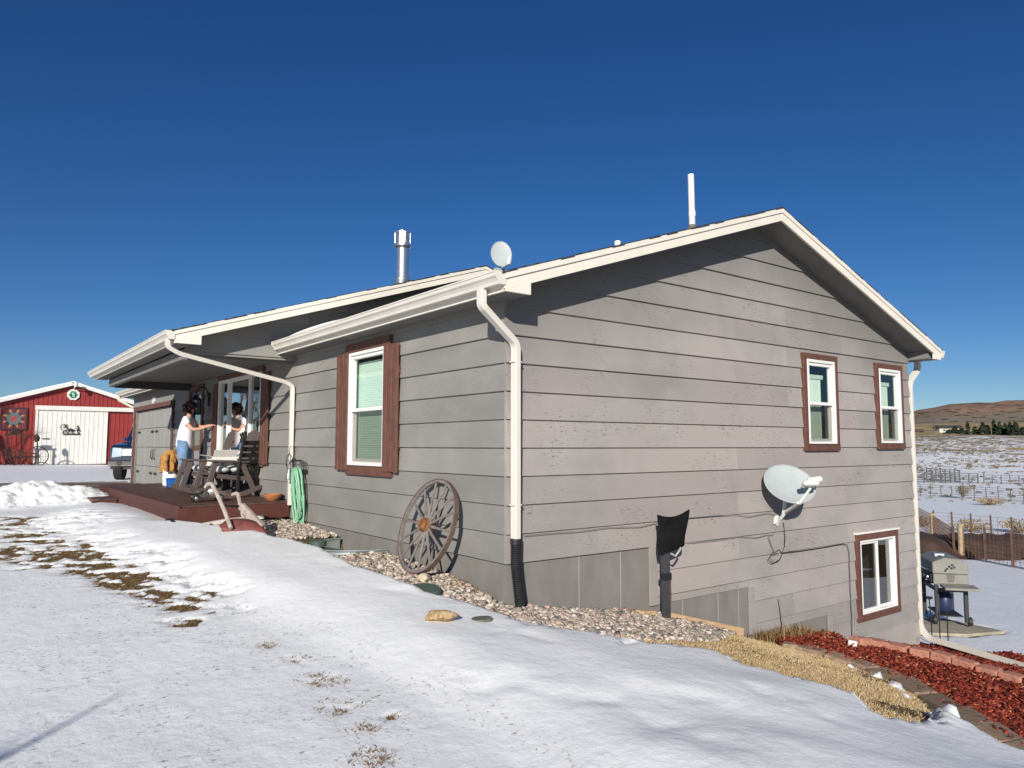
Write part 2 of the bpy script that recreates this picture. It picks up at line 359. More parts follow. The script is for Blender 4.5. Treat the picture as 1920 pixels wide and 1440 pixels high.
def snow_h(x, y):
    """depth of the snow over the ground; negative where the ground is bare"""
    n1 = vnoise(x, y, 0.9, 1, 3)-.5; n2 = vnoise(x, y, 4.0, 2, 3)-.5; n3 = vnoise(x, y, 14, 9, 2)-.5
    dr = sstep(-.30, .55, -sdf(x, y, DRIFT)+n1*.16)
    s = 0.020+0.010*n1+dr*(0.095+0.045*(vnoise(x, y*0.6, 1.1, 4, 2)-.5))+n2*0.006*(1-.8*dr)+n3*0.004*(1-dr)
    s = s+dr*0.022*np.sin((x*.55+y*.83)*3.1+n1*5)*sstep(-1.5, -3, y-x*.0)
    for i, d in enumerate(DENTS):
        a_ = i*1.9; ex, ey = (x-d[0])*math.cos(a_)+(y-d[1])*math.sin(a_), -(x-d[0])*math.sin(a_)+(y-d[1])*math.cos(a_)
        q = (ex/(.06+.02*(i % 3)))**2+(ey/(.11+.03*(i % 4)))**2; s = s-(0.009+.004*(i % 3))*np.exp(-q*np.maximum(1+2.5*n2, .4))
    ux, uy = x*.80-y*.60, x*.60+y*.80                   # the wind scoured the lawn into streaks
    n4 = vnoise(ux*.45, uy, 5.5, 61, 4)-.5; n5 = vnoise(ux*.5, uy, 16, 62, 3)-.5
    s = s-np.minimum(patchness(x, y)*1.15, 1)*np.maximum(0.026+0.15*(n4*.8+n5*1.1), -.003)*sstep(.02, .25, patchness(x, y))
    ps = patchness(x, y, PBS); s = s-ps*np.maximum(.012+.10*n5+.05*n4, 0)     # tufts that break the crust
    # unseen lawn south and west: bare patches added to cut light bounced onto walls
    s = s-.10*sstep(.40, .55, vnoise(x, y, .35, 81, 3))*np.maximum(sstep(-5.3, -7.5, y), sstep(-8.3, -11, x)*(1-sstep(10, 14, y)))*(1-sstep(40, 60, np.hypot(x, y)))
    # shovelled heap beside the steps
    px, py = x+2.95, y-12.05
    hp = np.exp(-((px/0.95)**2+(py/0.85)**2)**1.1)*(0.40+0.30*(vnoise(x, y, 3.2, 21, 3)-.5))+0.16*np.exp(-(((x+2.1)/.45)**2+((y-11.5)/.6)**2))
    s = s+hp+np.where(hp > .04, n3*.09+n2*.05, 0)
    for P_, m in ((GRAVEL, .04), (STRIP, .22), (STRIP2, .10), (MULCH1, .02), (MULCH2, .10), (DRIVE, .25), (PATIO, .12), (DIRT, .6)):
        bx = np.array(P_); near = (x > bx[:, 0].min()-1) & (x < bx[:, 0].max()+1) & (y > bx[:, 1].min()-1) & (y < bx[:, 1].max()+1)
        if near.any():
            d = np.full(np.shape(x), 9.0); d[near] = sdf(x[near], y[near], P_)
            d = d+(n1*1.2+n2*1.7+n3*1.2)*m
            if P_ is DRIVE: d = d+np.where(hp > .05, 2, 0)
            s = np.where(d < 0, -0.05, s*sstep(0, 0.07+m*.7, d)+(sstep(0, .02, d)-1)*.012)
    s = np.where(in_poly(x, y, HOUSE), -.06, s)
    s = np.where(poly_dist(x, y, STONE_LINE, False)+n3*.15 < .24, -.03, s) if np.size(x) < 1e9 else s
    return s-.6*(((x/.80)**2+((y-3.02)/.78)**2) < 1)*(x < 0)

def grid(ax, ay, zf, name, mat, smooth=True):
    X, Y = np.meshgrid(ax, ay, indexing='ij'); Z = zf(X, Y); ny = len(ay)
    V = np.stack([X.ravel(), Y.ravel(), Z.ravel()], 1)
    I = (np.arange(len(ax)-1)[:, None]*ny+np.arange(ny-1)[None]).ravel()
    return np_mesh(name, V, np.stack([I, I+ny, I+ny+1, I+1], 1), mat, smooth=smooth)
def spaced(lo, a, b, hi, st, gr):
    mid = np.arange(a, b+st/2, st); L = []; R = []; s = st; p = a
    while p > lo: s *= gr; p -= s; L.append(p)
    s = st; p = mid[-1]
    while p < hi: s *= gr; p += s; R.append(p)
    return np.concatenate([np.array(L[::-1]), mid, np.array(R)])

def dist_nodes(n, l):
    g = n.new('ShaderNodeNewGeometry'); ln = n.new('ShaderNodeVectorMath'); ln.operation = 'LENGTH'
    l.new(g.outputs['Position'], ln.inputs[0]); return g, ln.outputs['Value']
def nz(n, l, vec, scale, detail=4, rough=0.6):
    t = n.new('ShaderNodeTexNoise'); t.inputs['Scale'].default_value = scale; t.inputs['Detail'].default_value = detail; t.inputs['Roughness'].default_value = rough
    l.new(vec, t.inputs['Vector']); return t.outputs['Fac']
def mr(n, l, src, a, b, c=0.0, d=1.0):
    t = n.new('ShaderNodeMapRange'); t.interpolation_type = 'SMOOTHSTEP'
    for i, v in zip((1, 2, 3, 4), (a, b, c, d)): t.inputs[i].default_value = v
    l.new(src, t.inputs[0]); return t.outputs[0]
def mixc(n, l, fac, a, b):
    t = n.new('ShaderNodeMix'); t.data_type = 'RGBA'; l.new(fac, t.inputs[0])
    for i, c in ((6, a), (7, b)):
        if isinstance(c, tuple): t.inputs[i].default_value = (*c, 1)
        else: l.new(c, t.inputs[i])
    return t.outputs[2]
def math_(n, l, op, a, b):
    t = n.new('ShaderNodeMath'); t.operation = op
    for i, c in ((0, a), (1, b)):
        if isinstance(c, (int, float)): t.inputs[i].default_value = c
        else: l.new(c, t.inputs[i])
    return t.outputs[0]

# ground: soil near by, dry grass further out, red rocky hills with scrub at the back
gm = bpy.data.materials.new('ground'); gm.use_nodes = True
n, l = gm.node_tree.nodes, gm.node_tree.links; b = n['Principled BSDF']; b.inputs['Roughness'].default_value = 0.95; b.inputs['Specular IOR Level'].default_value = 0.1
g, dist = dist_nodes(n, l); pos = g.outputs['Position']
soil = mixc(n, l, mr(n, l, nz(n, l, pos, 9), .35, .65), (.085, .058, .034), (.20, .145, .08))
grass = mixc(n, l, mr(n, l, nz(n, l, pos, .06), .35, .65), (.27, .20, .10), (.42, .33, .18))
hillc = mixc(n, l, mr(n, l, nz(n, l, pos, .012, 6, .7), .38, .62), (.17, .12, .09), (.30, .19, .13))
sepz = n.new('ShaderNodeSeparateXYZ'); l.new(pos, sepz.inputs[0])
hillc = mixc(n, l, mr(n, l, math_(n, l, 'ADD', sepz.outputs['Z'], math_(n, l, 'MULTIPLY', nz(n, l, pos, .006, 5), 60.0)), 70, 105), (.22, .185, .14), hillc)
vo = n.new('ShaderNodeTexVoronoi'); vo.inputs['Scale'].default_value = .05; l.new(pos, vo.inputs['Vector'])
hillc = mixc(n, l, mr(n, l, vo.outputs['Distance'], .22, .36), (.045, .05, .03), hillc)
c = mixc(n, l, mr(n, l, dist, 70, 160), soil, grass); c = mixc(n, l, mr(n, l, math_(n, l, 'ADD', dist, math_(n, l, 'MULTIPLY', nz(n, l, pos, .008), 500.0)), 1150, 1420), c, hillc)
l.new(c, b.inputs['Base Color'])
bp = n.new('ShaderNodeBump'); bp.inputs['Strength'].default_value = .6; bp.inputs['Distance'].default_value = .03; l.new(nz(n, l, pos, 25), bp.inputs['Height']); l.new(bp.outputs[0], b.inputs['Normal'])
ground = grid(spaced(-5000, -9, 12, 7000, .16, 1.045), spaced(-4000, -6, 16, 6000, .16, 1.045), lambda x, y: terrain(x, y)-np.where(in_poly(x, y, HOUSE), .05, 0)-well(x, y), 'ground', gm)
tag(ground, kind='structure')

# snow: own sheet with real thickness, thinning into wind-crusted lawn and, far off, into dry grass and sage
sm = bpy.data.materials.new('snow'); sm.use_nodes = True
n, l = sm.node_tree.nodes, sm.node_tree.links; b = n['Principled BSDF']; b.inputs['Roughness'].default_value = 0.55; b.inputs['Specular IOR Level'].default_value = 0.35
g, dist = dist_nodes(n, l); pos = g.outputs['Position']
base = mixc(n, l, mr(n, l, nz(n, l, pos, 1.6, 5), .3, .7), (.81, .835, .85), (.885, .905, .915))
# wind crust with blades and grit poking through
at = n.new('ShaderNodeAttribute'); at.attribute_name = 'tone'
crust = math_(n, l, 'MULTIPLY', mr(n, l, nz(n, l, pos, 24, 6, .72), .55, .68), math_(n, l, 'MULTIPLY', at.outputs['Fac'], mr(n, l, nz(n, l, pos, 2.2, 3), .36, .56)))
base = mixc(n, l, crust, base, (.30, .26, .20))
mp2 = n.new('ShaderNodeMapping'); mp2.inputs['Scale'].default_value = (1, 1, .3); l.new(pos, mp2.inputs[0])
vfar = math_(n, l, 'ADD', nz(n, l, mp2.outputs[0], .38, 6, .75), mr(n, l, dist, 105, 290, -.26, .08))
nearm = mr(n, l, dist, 70, 110)
tan = mixc(n, l, mr(n, l, nz(n, l, pos, .3, 4), .4, .6), (.20, .16, .11), (.40, .31, .18))
base = mixc(n, l, math_(n, l, 'MULTIPLY', nearm, mr(n, l, vfar, .50, .60)), base, tan)
l.new(base, b.inputs['Base Color'])
bp = n.new('ShaderNodeBump'); bp.inputs['Strength'].default_value = .22; bp.inputs['Distance'].default_value = .005; l.new(nz(n, l, pos, 70, 5), bp.inputs['Height'])
bp2 = n.new('ShaderNodeBump'); bp2.inputs['Strength'].default_value = .30; bp2.inputs['Distance'].default_value = .03; l.new(nz(n, l, pos, 9, 4), bp2.inputs['Height']); l.new(bp2.outputs[0], bp.inputs['Normal'])
l.new(bp.outputs[0], b.inputs['Normal'])
ax, ay = spaced(-120, -9, 6.5, 300, .045, 1.035), spaced(-60, -4.6, 14.5, 230, .045, 1.035)
snow = grid(ax, ay, lambda x, y: terrain(x, y)+snow_h(x, y), 'snow', sm)
X, Y = np.meshgrid(ax, ay, indexing='ij')
tn = (1-sstep(-.05, .30, -sdf(X, Y, DRIFT)))*(np.hypot(X, Y) < 30)
a_ = snow.data.attributes.new('tone', 'FLOAT', 'POINT'); a_.data.foreach_set('value', tn.ravel().astype(np.float32))
tag(snow, kind='structure')

# driveway: worn concrete with wet stains
dm = bpy.data.materials.new('driveway'); dm.use_nodes = True
n, l = dm.node_tree.nodes, dm.node_tree.links; b = n['Principled BSDF']; b.inputs['Roughness'].default_value = .8
g, dist = dist_nodes(n, l); pos = g.outputs['Position']; mp3 = n.new('ShaderNodeMapping'); mp3.inputs['Scale'].default_value = (.5, 1.2, 1); l.new(pos, mp3.inputs[0])
c = mixc(n, l, mr(n, l, nz(n, l, mp3.outputs[0], .9, 5), .46, .56), (.10, .065, .052), (.30, .25, .20)); l.new(c, b.inputs['Base Color'])
ax, ay = np.arange(-14, .1, .25), np.arange(12.4, 20.2, .2)
X, Y = np.meshgrid(ax, ay, indexing='ij'); Z = terrain(X, Y)+.02; ny = len(ay)
I = (np.arange(len(ax)-1)[:, None]*ny+np.arange(ny-1)[None]).ravel(); Fq = np.stack([I, I+ny, I+ny+1, I+1], 1)
cx = X.ravel()[Fq].mean(1); cy = Y.ravel()[Fq].mean(1)
dr = np_mesh('driveway', np.stack([X.ravel(), Y.ravel(), Z.ravel()], 1), Fq[in_poly(cx, cy, DRIVE)], dm, smooth=True); tag(dr, kind='structure')

# ---- pebbles round the foundation
def rock_bases(k, sub, seed, flat=.7):
    rs = np.random.default_rng(seed); V, Fx = ico(sub); o = []
    for i in range(k):
        d = rs.normal(size=(7, 3)); d /= np.linalg.norm(d, axis=1)[:, None]; v = V.copy()
        for q in d:                                     # chop planes off the sphere for a broken-stone look
            t = v@q; cut = rs.uniform(.45, .8); v = v-np.maximum(t-cut, 0)[:, None]*q[None]
        o.append((v*np.array([1, rs.uniform(.65, .95), rs.uniform(.5, .8)])[None], Fx))
    return o
def fill_poly(poly, count, rs):
    p = np.array(poly); lo, hi = p.min(0), p.max(0); out_ = np.zeros((0, 2))
    while len(out_) < count:
        q = rs.uniform(lo, hi, (count*2, 2)); out_ = np.vstack([out_, q[in_poly(q[:, 0], q[:, 1], poly)]])
    return out_[:count]
rs = np.random.default_rng(3)
q = fill_poly(GRAVEL, 21000, rs)
q = q[(poly_dist(q[:, 0], q[:, 1], [(0, 5.6), (0, 0), (3.6, 0)], False) > .035)]
ww = ((q[:, 0] > -.78) & (q[:, 1] > 2.32) & (q[:, 1] < 3.72)); q = q[~ww]
N = len(q); s = rs.gamma(5, .0040, N)+.006; s = np.minimum(s, .055)
P3 = np.column_stack([q, terrain(q[:, 0], q[:, 1])+s*.25+rs.uniform(0, .02, N)])
R = euler_mats(rs.uniform(-.5, .5, N), rs.uniform(-.5, .5, N), rs.uniform(0, 6.28, N))
V, Fx, own = scatter(rock_bases(6, 1, 5), P3, np.repeat(s[:, None], 3, 1)*np.array([1.15, 1, .9]), R, rs.integers(0, 6, N))
tone = rs.uniform(0, 1, N)
pm = attr_mat('pebble', [(0, (.11, .11, .105)), (.12, (.22, .20, .18)), (.3, (.32, .265, .215)), (.5, (.41, .34, .275)), (.62, (.37, .27, .225)), (.8, (.48, .42, .35)), (1, (.60, .55, .49))], .85, .3, 60)
tag(np_mesh('gravel', V, Fx, pm, tone=tone[own]), kind='stuff', label='pinkish river gravel bed along the foundation')

# ---- red bark mulch
def chip_base():
    v = np.array([(-1, -1, -1), (1, -.7, -1), (1, .8, -1), (-1, 1, -1), (-.9, -.8, 1), (.8, -1, 1), (1.1, .9, 1), (-1, .7, 1)], float)
    return v, np.array([(0, 3, 2, 1), (4, 5, 6, 7), (0, 1, 5, 4), (1, 2, 6, 5), (2, 3, 7, 6), (3, 0, 4, 7)])
mm = attr_mat('mulch', [(0, (.045, .007, .005)), (.4, (.155, .021, .012)), (.8, (.28, .046, .024)), (.95, (.36, .085, .045)), (1, (.46, .26, .16))], .85)
for poly, cnt in ((MULCH1, 15000), (MULCH2, 11000)):
    q = fill_poly(poly, cnt, rs); N = len(q)
    P3 = np.column_stack([q, terrain(q[:, 0], q[:, 1])+rs.uniform(0.0, .06, N)+.03*(vnoise(q[:, 0], q[:, 1], 3, 8, 2)-.3)])
    sc = np.column_stack([rs.uniform(.015, .05, N), rs.uniform(.006, .016, N), rs.uniform(.002, .005, N)])
    V, Fx, own = scatter([chip_base()], P3, sc, euler_mats(rs.normal(0, .4, N), rs.normal(0, .4, N), rs.uniform(0, 6.28, N)), np.zeros(N, int))
    tag(np_mesh('mulch', V, Fx, mm, tone=rs.uniform(0, 1, N)[own]), kind='stuff', label='dark red bark mulch in the planting bed')
mg = M('mulch_soil', (.07, .011, .008), .95, .5, 30, .8, 60)
for poly in (MULCH1, MULCH2):                         # the packed chips underneath
    p = np.array(poly); ax = np.arange(p[:, 0].min(), p[:, 0].max(), .1); ay = np.arange(p[:, 1].min(), p[:, 1].max(), .1)
    X, Y = np.meshgrid(ax, ay, indexing='ij'); Z = terrain(X, Y)+.012+.02*vnoise(X, Y, 5, 3, 2); ny = len(ay)
    I = (np.arange(len(ax)-1)[:, None]*ny+np.arange(ny-1)[None]).ravel(); Fq = np.stack([I, I+ny, I+ny+1, I+1], 1)
    k = in_poly(X.ravel()[Fq].mean(1), Y.ravel()[Fq].mean(1), poly)
    tag(np_mesh('mulch_bed', np.stack([X.ravel(), Y.ravel(), Z.ravel()], 1), Fq[k], mg, smooth=True), kind='structure')

# ---- dry grass blades
def blades(q, hgt, lean, rs, zoff=0.0, wid=.0022, sn=None):
    N = len(q); h = rs.uniform(.5, 1.2, N)*hgt; a = rs.uniform(0, 6.28, N); ln = rs.uniform(.2, 1.0, N)*lean*h
    z0 = (terrain(q[:, 0], q[:, 1]) if sn is None else sn)+zoff
    b0 = np.column_stack([q, z0-.01]); dx, dy = np.cos(a), np.sin(a); wv = np.column_stack([-dy, dx, 0*dx])*wid*rs.uniform(.7, 1.6, N)[:, None]
    m = b0+np.column_stack([dx*ln*.4, dy*ln*.4, h*.6]); t = b0+np.column_stack([dx*ln, dy*ln, h])
    V = np.stack([b0-wv, b0+wv, m-wv*.8, m+wv*.8, t], 1).reshape(-1, 3); k = np.arange(N)*5
    Fx = np.concatenate([np.stack([k, k+1, k+3], 1), np.stack([k, k+3, k+2], 1), np.stack([k+2, k+3, k+4], 1)])
    return V, Fx, np.repeat(np.arange(N), 5)
gr = attr_mat('dry_grass', [(0, (.16, .11, .055)), (.3, (.38, .265, .13)), (.7, (.60, .45, .245)), (1, (.74, .62, .40))], .8)
q = np.vstack([fill_poly(STRIP, 105000, rs), fill_poly(STRIP2, 12000, rs)])
ds_ = vnoise(q[:, 0], q[:, 1], 2.2, 31, 3); q = q[rs.uniform(0, 1, len(q)) < np.clip(3.2*(ds_-.22), .08, 1)]
V, Fx, own = blades(q, .024, 2.4, rs, wid=.0028)
tag(np_mesh('lawn_grass', V, Fx, gr, tone=np.clip(rs.normal(.6, .22, len(q))+.35*(vnoise(q[:, 0], q[:, 1], 1.5, 40, 2)-.5), 0, 1)[own]), kind='stuff', label='strip of straw coloured dry lawn beside the gravel')
br = attr_mat('brown_grass', [(0, (.07, .04, .018)), (.4, (.20, .125, .05)), (.8, (.34, .22, .095)), (1, (.45, .33, .18))], .85)
q = rs.uniform((-8, -1.5), (-.5, 11), (900000, 2)); pp = patchness(q[:, 0], q[:, 1]); nn = vnoise(q[:, 0], q[:, 1], 9, 50, 2)
q = q[(pp > .03)]; q0 = q; sn_ = snow_h(q[:, 0], q[:, 1]); q = q[(rs.uniform(0, 1, len(q)) < np.where(sn_ < .006, 1.0, np.where(sn_ < .022, .16, .0)))]
V, Fx, own = blades(q, .024, 3.0, rs)
tag(np_mesh('bare_lawn_tufts', V, Fx, br, tone=rs.uniform(0, 1, len(q))[own]), kind='stuff', label='brown matted grass where the yard snow has melted')
q = rs.uniform((-4.5, -3.0), (.0, .8), (260000, 2)); pp = patchness(q[:, 0], q[:, 1], PBS); nn = vnoise(q[:, 0]*.8-q[:, 1]*.6, (q[:, 0]*.6+q[:, 1]*.8)*2, 16, 91, 2)
q = q[rs.uniform(0, 1, len(q)) < pp**1.1*3.0*sstep(.42, .55, nn)]
V, Fx, own = blades(q, .022, 2.6, rs, sn=terrain(q[:, 0], q[:, 1])+np.maximum(snow_h(q[:, 0], q[:, 1]), 0))
tag(np_mesh('grass_tufts', V, Fx, br, tone=rs.uniform(0, 1, len(q))[own]), kind='stuff', label='brown grass tufts breaking through the snow crust')
q = rs.uniform((-7.5, -3.2), (-.3, 9), (26000, 2)); nn = vnoise(q[:, 0], q[:, 1], 1.3, 60, 3); dd = sdf(q[:, 0], q[:, 1], DRIFT)
c = q[(dd > .05) & (rs.uniform(0, 1, len(q)) < sstep(.40, .70, nn)*.42)]
k = rs.integers(3, 13, len(c)); q = np.repeat(c, k, 0)+rs.normal(0, 1, (k.sum(), 2))*np.array([.028, .014])[None]
V, Fx, own = blades(q, .012, 3.2, rs, sn=terrain(q[:, 0], q[:, 1])+np.maximum(snow_h(q[:, 0], q[:, 1]), 0))
tag(np_mesh('grass_tips', V, Fx, br, tone=rs.uniform(0, .8, len(q))[own]), kind='stuff', label='tiny grass tips poking through the thin yard snow')

# ---- edging stones and red bricks, one by one
stm = M('edging_stone', (.25, .175, .12), .9, .35, 14, .7, 70, rand=.15)
bkm = M('red_edging_block', (.36, .165, .115), .9, .25, 18, .5, 80, rand=.16)
def edging(line, name, mat, dep, hgt, label, cat, group, rs):
    for i in range(len(line)-1):
        a, b_ = Vector(line[i]), Vector(line[i+1]); L = (b_-a).length; c = (a+b_)/2
        ang = math.atan2(b_.y-a.y, b_.x-a.x)+rs.normal(0, .05); hl = L/2-.008; d = dep/2*rs.uniform(.92, 1.08); h = hgt*rs.uniform(.92, 1.1); t = .012
        mb = MB(); mb.prism([(-hl, -d, -.12), (hl, -d*.9, -.12), (hl*.97, d*.85, -.12), (-hl*.95, d, -.12)], (0, 0, .12+h))
        o = mb.build(name, mat, bevel=.018); o.location = (c.x, c.y, tz(c.x, c.y)+.005); o.rotation_euler = (rs.normal(0, .05), math.atan2(-(b_.z-a.z), L)*.8+rs.normal(0, .03), ang)
        tag(o, label, cat, group)
edging(STONE_LINE, 'edging_stone', stm, .25, .06, 'weathered tan concrete edging stone between the dry grass and red mulch', 'stone', 'tan edging stones along the mulch', rs)
edging(BRICK_LINE, 'edging_block', bkm, .20, .14, 'reddish concrete edging block in the row by the white drain pipe', 'block', 'red edging blocks by the drain pipe', rs)

# ------------------------------------------------------------------ the house
S = 0.275
def siding_mat(name, col, wear, pink):
    m = bpy.data.materials.new(name); m.use_nodes = True; n, l = m.node_tree.nodes, m.node_tree.links; b = n['Principled BSDF']
    b.inputs['Roughness'].default_value = .72; b.inputs['Specular IOR Level'].default_value = .3
    tc = n.new('ShaderNodeTexCoord'); v = tc.outputs['Object']
    def mapped(sc):
        k = n.new('ShaderNodeMapping'); k.inputs['Scale'].default_value = sc; l.new(v, k.inputs[0]); return k.outputs[0]
    big = nz(n, l, mapped((.8, .8, 1.6)), 1.1, 4); c1 = tuple(x*.90 for x in col); c2 = tuple(x*1.08 for x in col)
    c = mixc(n, l, mr(n, l, big, .35, .65), c1, c2)
    c = mixc(n, l, math_(n, l, 'MULTIPLY', mr(n, l, nz(n, l, mapped((1, 1, .7)), .55, 3), .42, .60), pink), c, (col[0]*1.14, col[1]*1.07, col[2]*1.06))
    oi = n.new('ShaderNodeObjectInfo'); hs = n.new('ShaderNodeHueSaturation'); l.new(mr(n, l, oi.outputs['Random'], 0, 1, .91, 1.08), hs.inputs['Value']); l.new(c, hs.inputs['Color']); c = hs.outputs[0]
    # faint water streaks
    c = mixc(n, l, math_(n, l, 'MULTIPLY', mr(n, l, nz(n, l, mapped((3.3, 3.3, .9)), 1.6, 4), .55, .75), .16), c, tuple(x*.76 for x in col))
    if pink > .5:                                        # colour darkens towards the gable roofline, with a noisy edge
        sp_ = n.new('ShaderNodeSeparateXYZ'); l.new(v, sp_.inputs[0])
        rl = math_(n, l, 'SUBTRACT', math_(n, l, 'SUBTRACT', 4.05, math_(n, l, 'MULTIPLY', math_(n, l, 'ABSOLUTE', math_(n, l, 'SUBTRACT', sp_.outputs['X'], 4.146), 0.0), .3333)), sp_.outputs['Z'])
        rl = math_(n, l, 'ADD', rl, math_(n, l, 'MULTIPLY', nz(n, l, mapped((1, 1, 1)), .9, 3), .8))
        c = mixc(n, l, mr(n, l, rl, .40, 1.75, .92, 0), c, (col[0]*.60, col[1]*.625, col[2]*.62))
    # scuffed, peeling paint: small dark marks in clusters that run with the grain
    cl = mr(n, l, nz(n, l, mapped((.8, .8, 1.5)), 1.3, 3), .49, .58); mk = mr(n, l, nz(n, l, mapped((15, 15, 55)), 1.0, 5, .75), .575, .64)
    c = mixc(n, l, math_(n, l, 'MULTIPLY', math_(n, l, 'MULTIPLY', cl, mk), wear), c, (.115, .10, .095))
    # nail heads / grime dots
    vo = n.new('ShaderNodeTexVoronoi'); vo.inputs['Scale'].default_value = 2.6; l.new(mapped((1, 1, 1.4)), vo.inputs['Vector'])
    c = mixc(n, l, math_(n, l, 'MULTIPLY', mr(n, l, vo.outputs['Distance'], .012, .030, 1, 0), .6), c, (.10, .09, .085))
    l.new(c, b.inputs['Base Color'])
    # embossed wood grain
    wv = n.new('ShaderNodeTexWave'); wv.wave_type = 'BANDS'; wv.bands_direction = 'Z'; wv.inputs['Scale'].default_value = 9; wv.inputs['Distortion'].default_value = 9; wv.inputs['Detail'].default_value = 3; wv.inputs['Detail Scale'].default_value = 1.3
    l.new(mapped((.55, .55, 2.2)), wv.inputs['Vector'])
    gn = nz(n, l, mapped((6, 6, 60)), 1.6, 5)
    b1 = n.new('ShaderNodeBump'); b1.inputs['Strength'].default_value = .20; b1.inputs['Distance'].default_value = .004; l.new(wv.outputs['Fac'], b1.inputs['Height'])
    b2 = n.new('ShaderNodeBump'); b2.inputs['Strength'].default_value = .45; b2.inputs['Distance'].default_value = .004; l.new(gn, b2.inputs['Height']); l.new(b1.outputs[0], b2.inputs['Normal'])
    l.new(b2.outputs[0], b.inputs['Normal']); return m
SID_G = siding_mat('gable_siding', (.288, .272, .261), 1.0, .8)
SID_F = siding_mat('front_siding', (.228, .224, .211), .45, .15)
TRIMW = M('cream_trim', (.69, .655, .575), .45, .05, 3, .05, 40)
SOFF = M('soffit_paint', (.16, .157, .15), .75, .12, 3, .15, 30)
BROWN = M('brown_trim', (.118, .052, .037), .65, .22, 9, .25, 60, stretch=(1, 1, 1), rand=.06)
VINYL = M('white_vinyl', (.70, .70, .68), .35, .03, 5)
FOUND = M('painted_concrete', (.185, .178, .166), .85, .12, 2.0, .35, 45, stretch=(2, 2, .8))
METALW = M('gutter_white', (.62, .595, .54), .38, .06, 2.2)
SHING = M('shingle', (.035, .035, .038), .92, .35, 25, .8, 120)
GALV = M('galvanised_steel', (.62, .64, .65), .32, .15, 6, .1, 30, metal=.9)
BLACK = M('black_plastic', (.018, .018, .02), .5, .2, 8)
IRON = M('black_iron', (.02, .02, .022), .45)
def glass_mat(name, tint, rough=.0, boost=1.0):
    m = bpy.data.materials.new(name); m.use_nodes = True; n, l = m.node_tree.nodes, m.node_tree.links; n.clear()
    o = n.new('ShaderNodeOutputMaterial'); t = n.new('ShaderNodeBsdfTransparent'); t.inputs[0].default_value = (*tint, 1)
    g_ = n.new('ShaderNodeBsdfGlossy'); g_.inputs['Roughness'].default_value = rough; g_.inputs['Color'].default_value = (1, 1, 1, 1)
    lw = n.new('ShaderNodeLayerWeight'); lw.inputs['Blend'].default_value = .5; mx = n.new('ShaderNodeMixShader')
    tc = n.new('ShaderNodeTexCoord'); nb = n.new('ShaderNodeTexNoise'); nb.inputs['Scale'].default_value = 1.8; bp = n.new('ShaderNodeBump'); bp.inputs['Strength'].default_value = .02; bp.inputs['Distance'].default_value = .05
    l.new(tc.outputs['Object'], nb.inputs['Vector']); l.new(nb.outputs['Fac'], bp.inputs['Height']); l.new(bp.outputs[0], g_.inputs['Normal'])
    l.new(math_(n, l, 'MULTIPLY', math_(n, l, 'ADD', .055, math_(n, l, 'MULTIPLY', math_(n, l, 'POWER', lw.outputs['Facing'], 4.0), .9)), boost), mx.inputs[0]); l.new(t.outputs[0], mx.inputs[1]); l.new(g_.outputs[0], mx.inputs[2]); l.new(mx.outputs[0], o.inputs[0]); return m
GLASS = glass_mat('window_glass', (.80, .92, .88), boost=1.3)
GLASSD = glass_mat('dark_glass', (.30, .33, .33), boost=1.9)
SCREEN = glass_mat('insect_screen', (.62, .62, .60), .5, .25)

XG = lambda p: (p[0], -p[1], p[2])            # gable wall: (along x, outwards, up)
XF = lambda p: (-p[1], p[0], p[2])            # front wall: (along y, outwards, up)

def sub_rect(rects, h):
    o = []
    for a0, a1, z0, z1 in rects:
        b0, b1, y0, y1 = max(a0, h[0]), min(a1, h[1]), max(z0, h[2]), min(z1, h[3])
        if b0 >= b1 or y0 >= y1: o.append((a0, a1, z0, z1)); continue
        if a0 < b0: o.append((a0, b0, z0, z1))
        if b1 < a1: o.append((b1, a1, z0, z1))
        if z0 < y0: o.append((b0, b1, z0, y0))
        if y1 < z1: o.append((b0, b1, y1, z1))
    return o
def clip(poly, a, b, c):                       # keep a*x+b*z <= c
    o = []
    for i in range(len(poly)):
        p, q = poly[i], poly[(i+1) % len(poly)]; dp, dq = a*p[0]+b*p[1]-c, a*q[0]+b*q[1]-c
        if dp <= 0: o.append(p)
        if (dp < 0) != (dq < 0) and dp != dq:
            t = dp/(dp-dq); o.append((p[0]+t*(q[0]-p[0]), p[1]+t*(q[1]-p[1])))
    return o
def board_mesh(mb, rects, planes, z0, z1, dtop=-.024, dbot=0.0, back=-.034):
    got = False
    for a0, a1, y0, y1 in rects:
        if a1-a0 < .004 or y1-y0 < .004: continue
        p = [(a0, y0), (a1, y0), (a1, y1), (a0, y1)]
        for pl in planes:
            p = clip(p, *pl)
            if len(p) < 3: break
        if len(p) < 3: continue
        n = len(p); fr = [(x, dbot+(dtop-dbot)*(z-z0)/(z1-z0), z) for x, z in p]; bk = [(x, back, z) for x, z in p]
        mb.add(fr+bk, [tuple(range(n)), tuple(range(n, 2*n))[::-1]]+[(i, n+i, n+(i+1) % n, (i+1) % n) for i in range(n)]); got = True
    return got
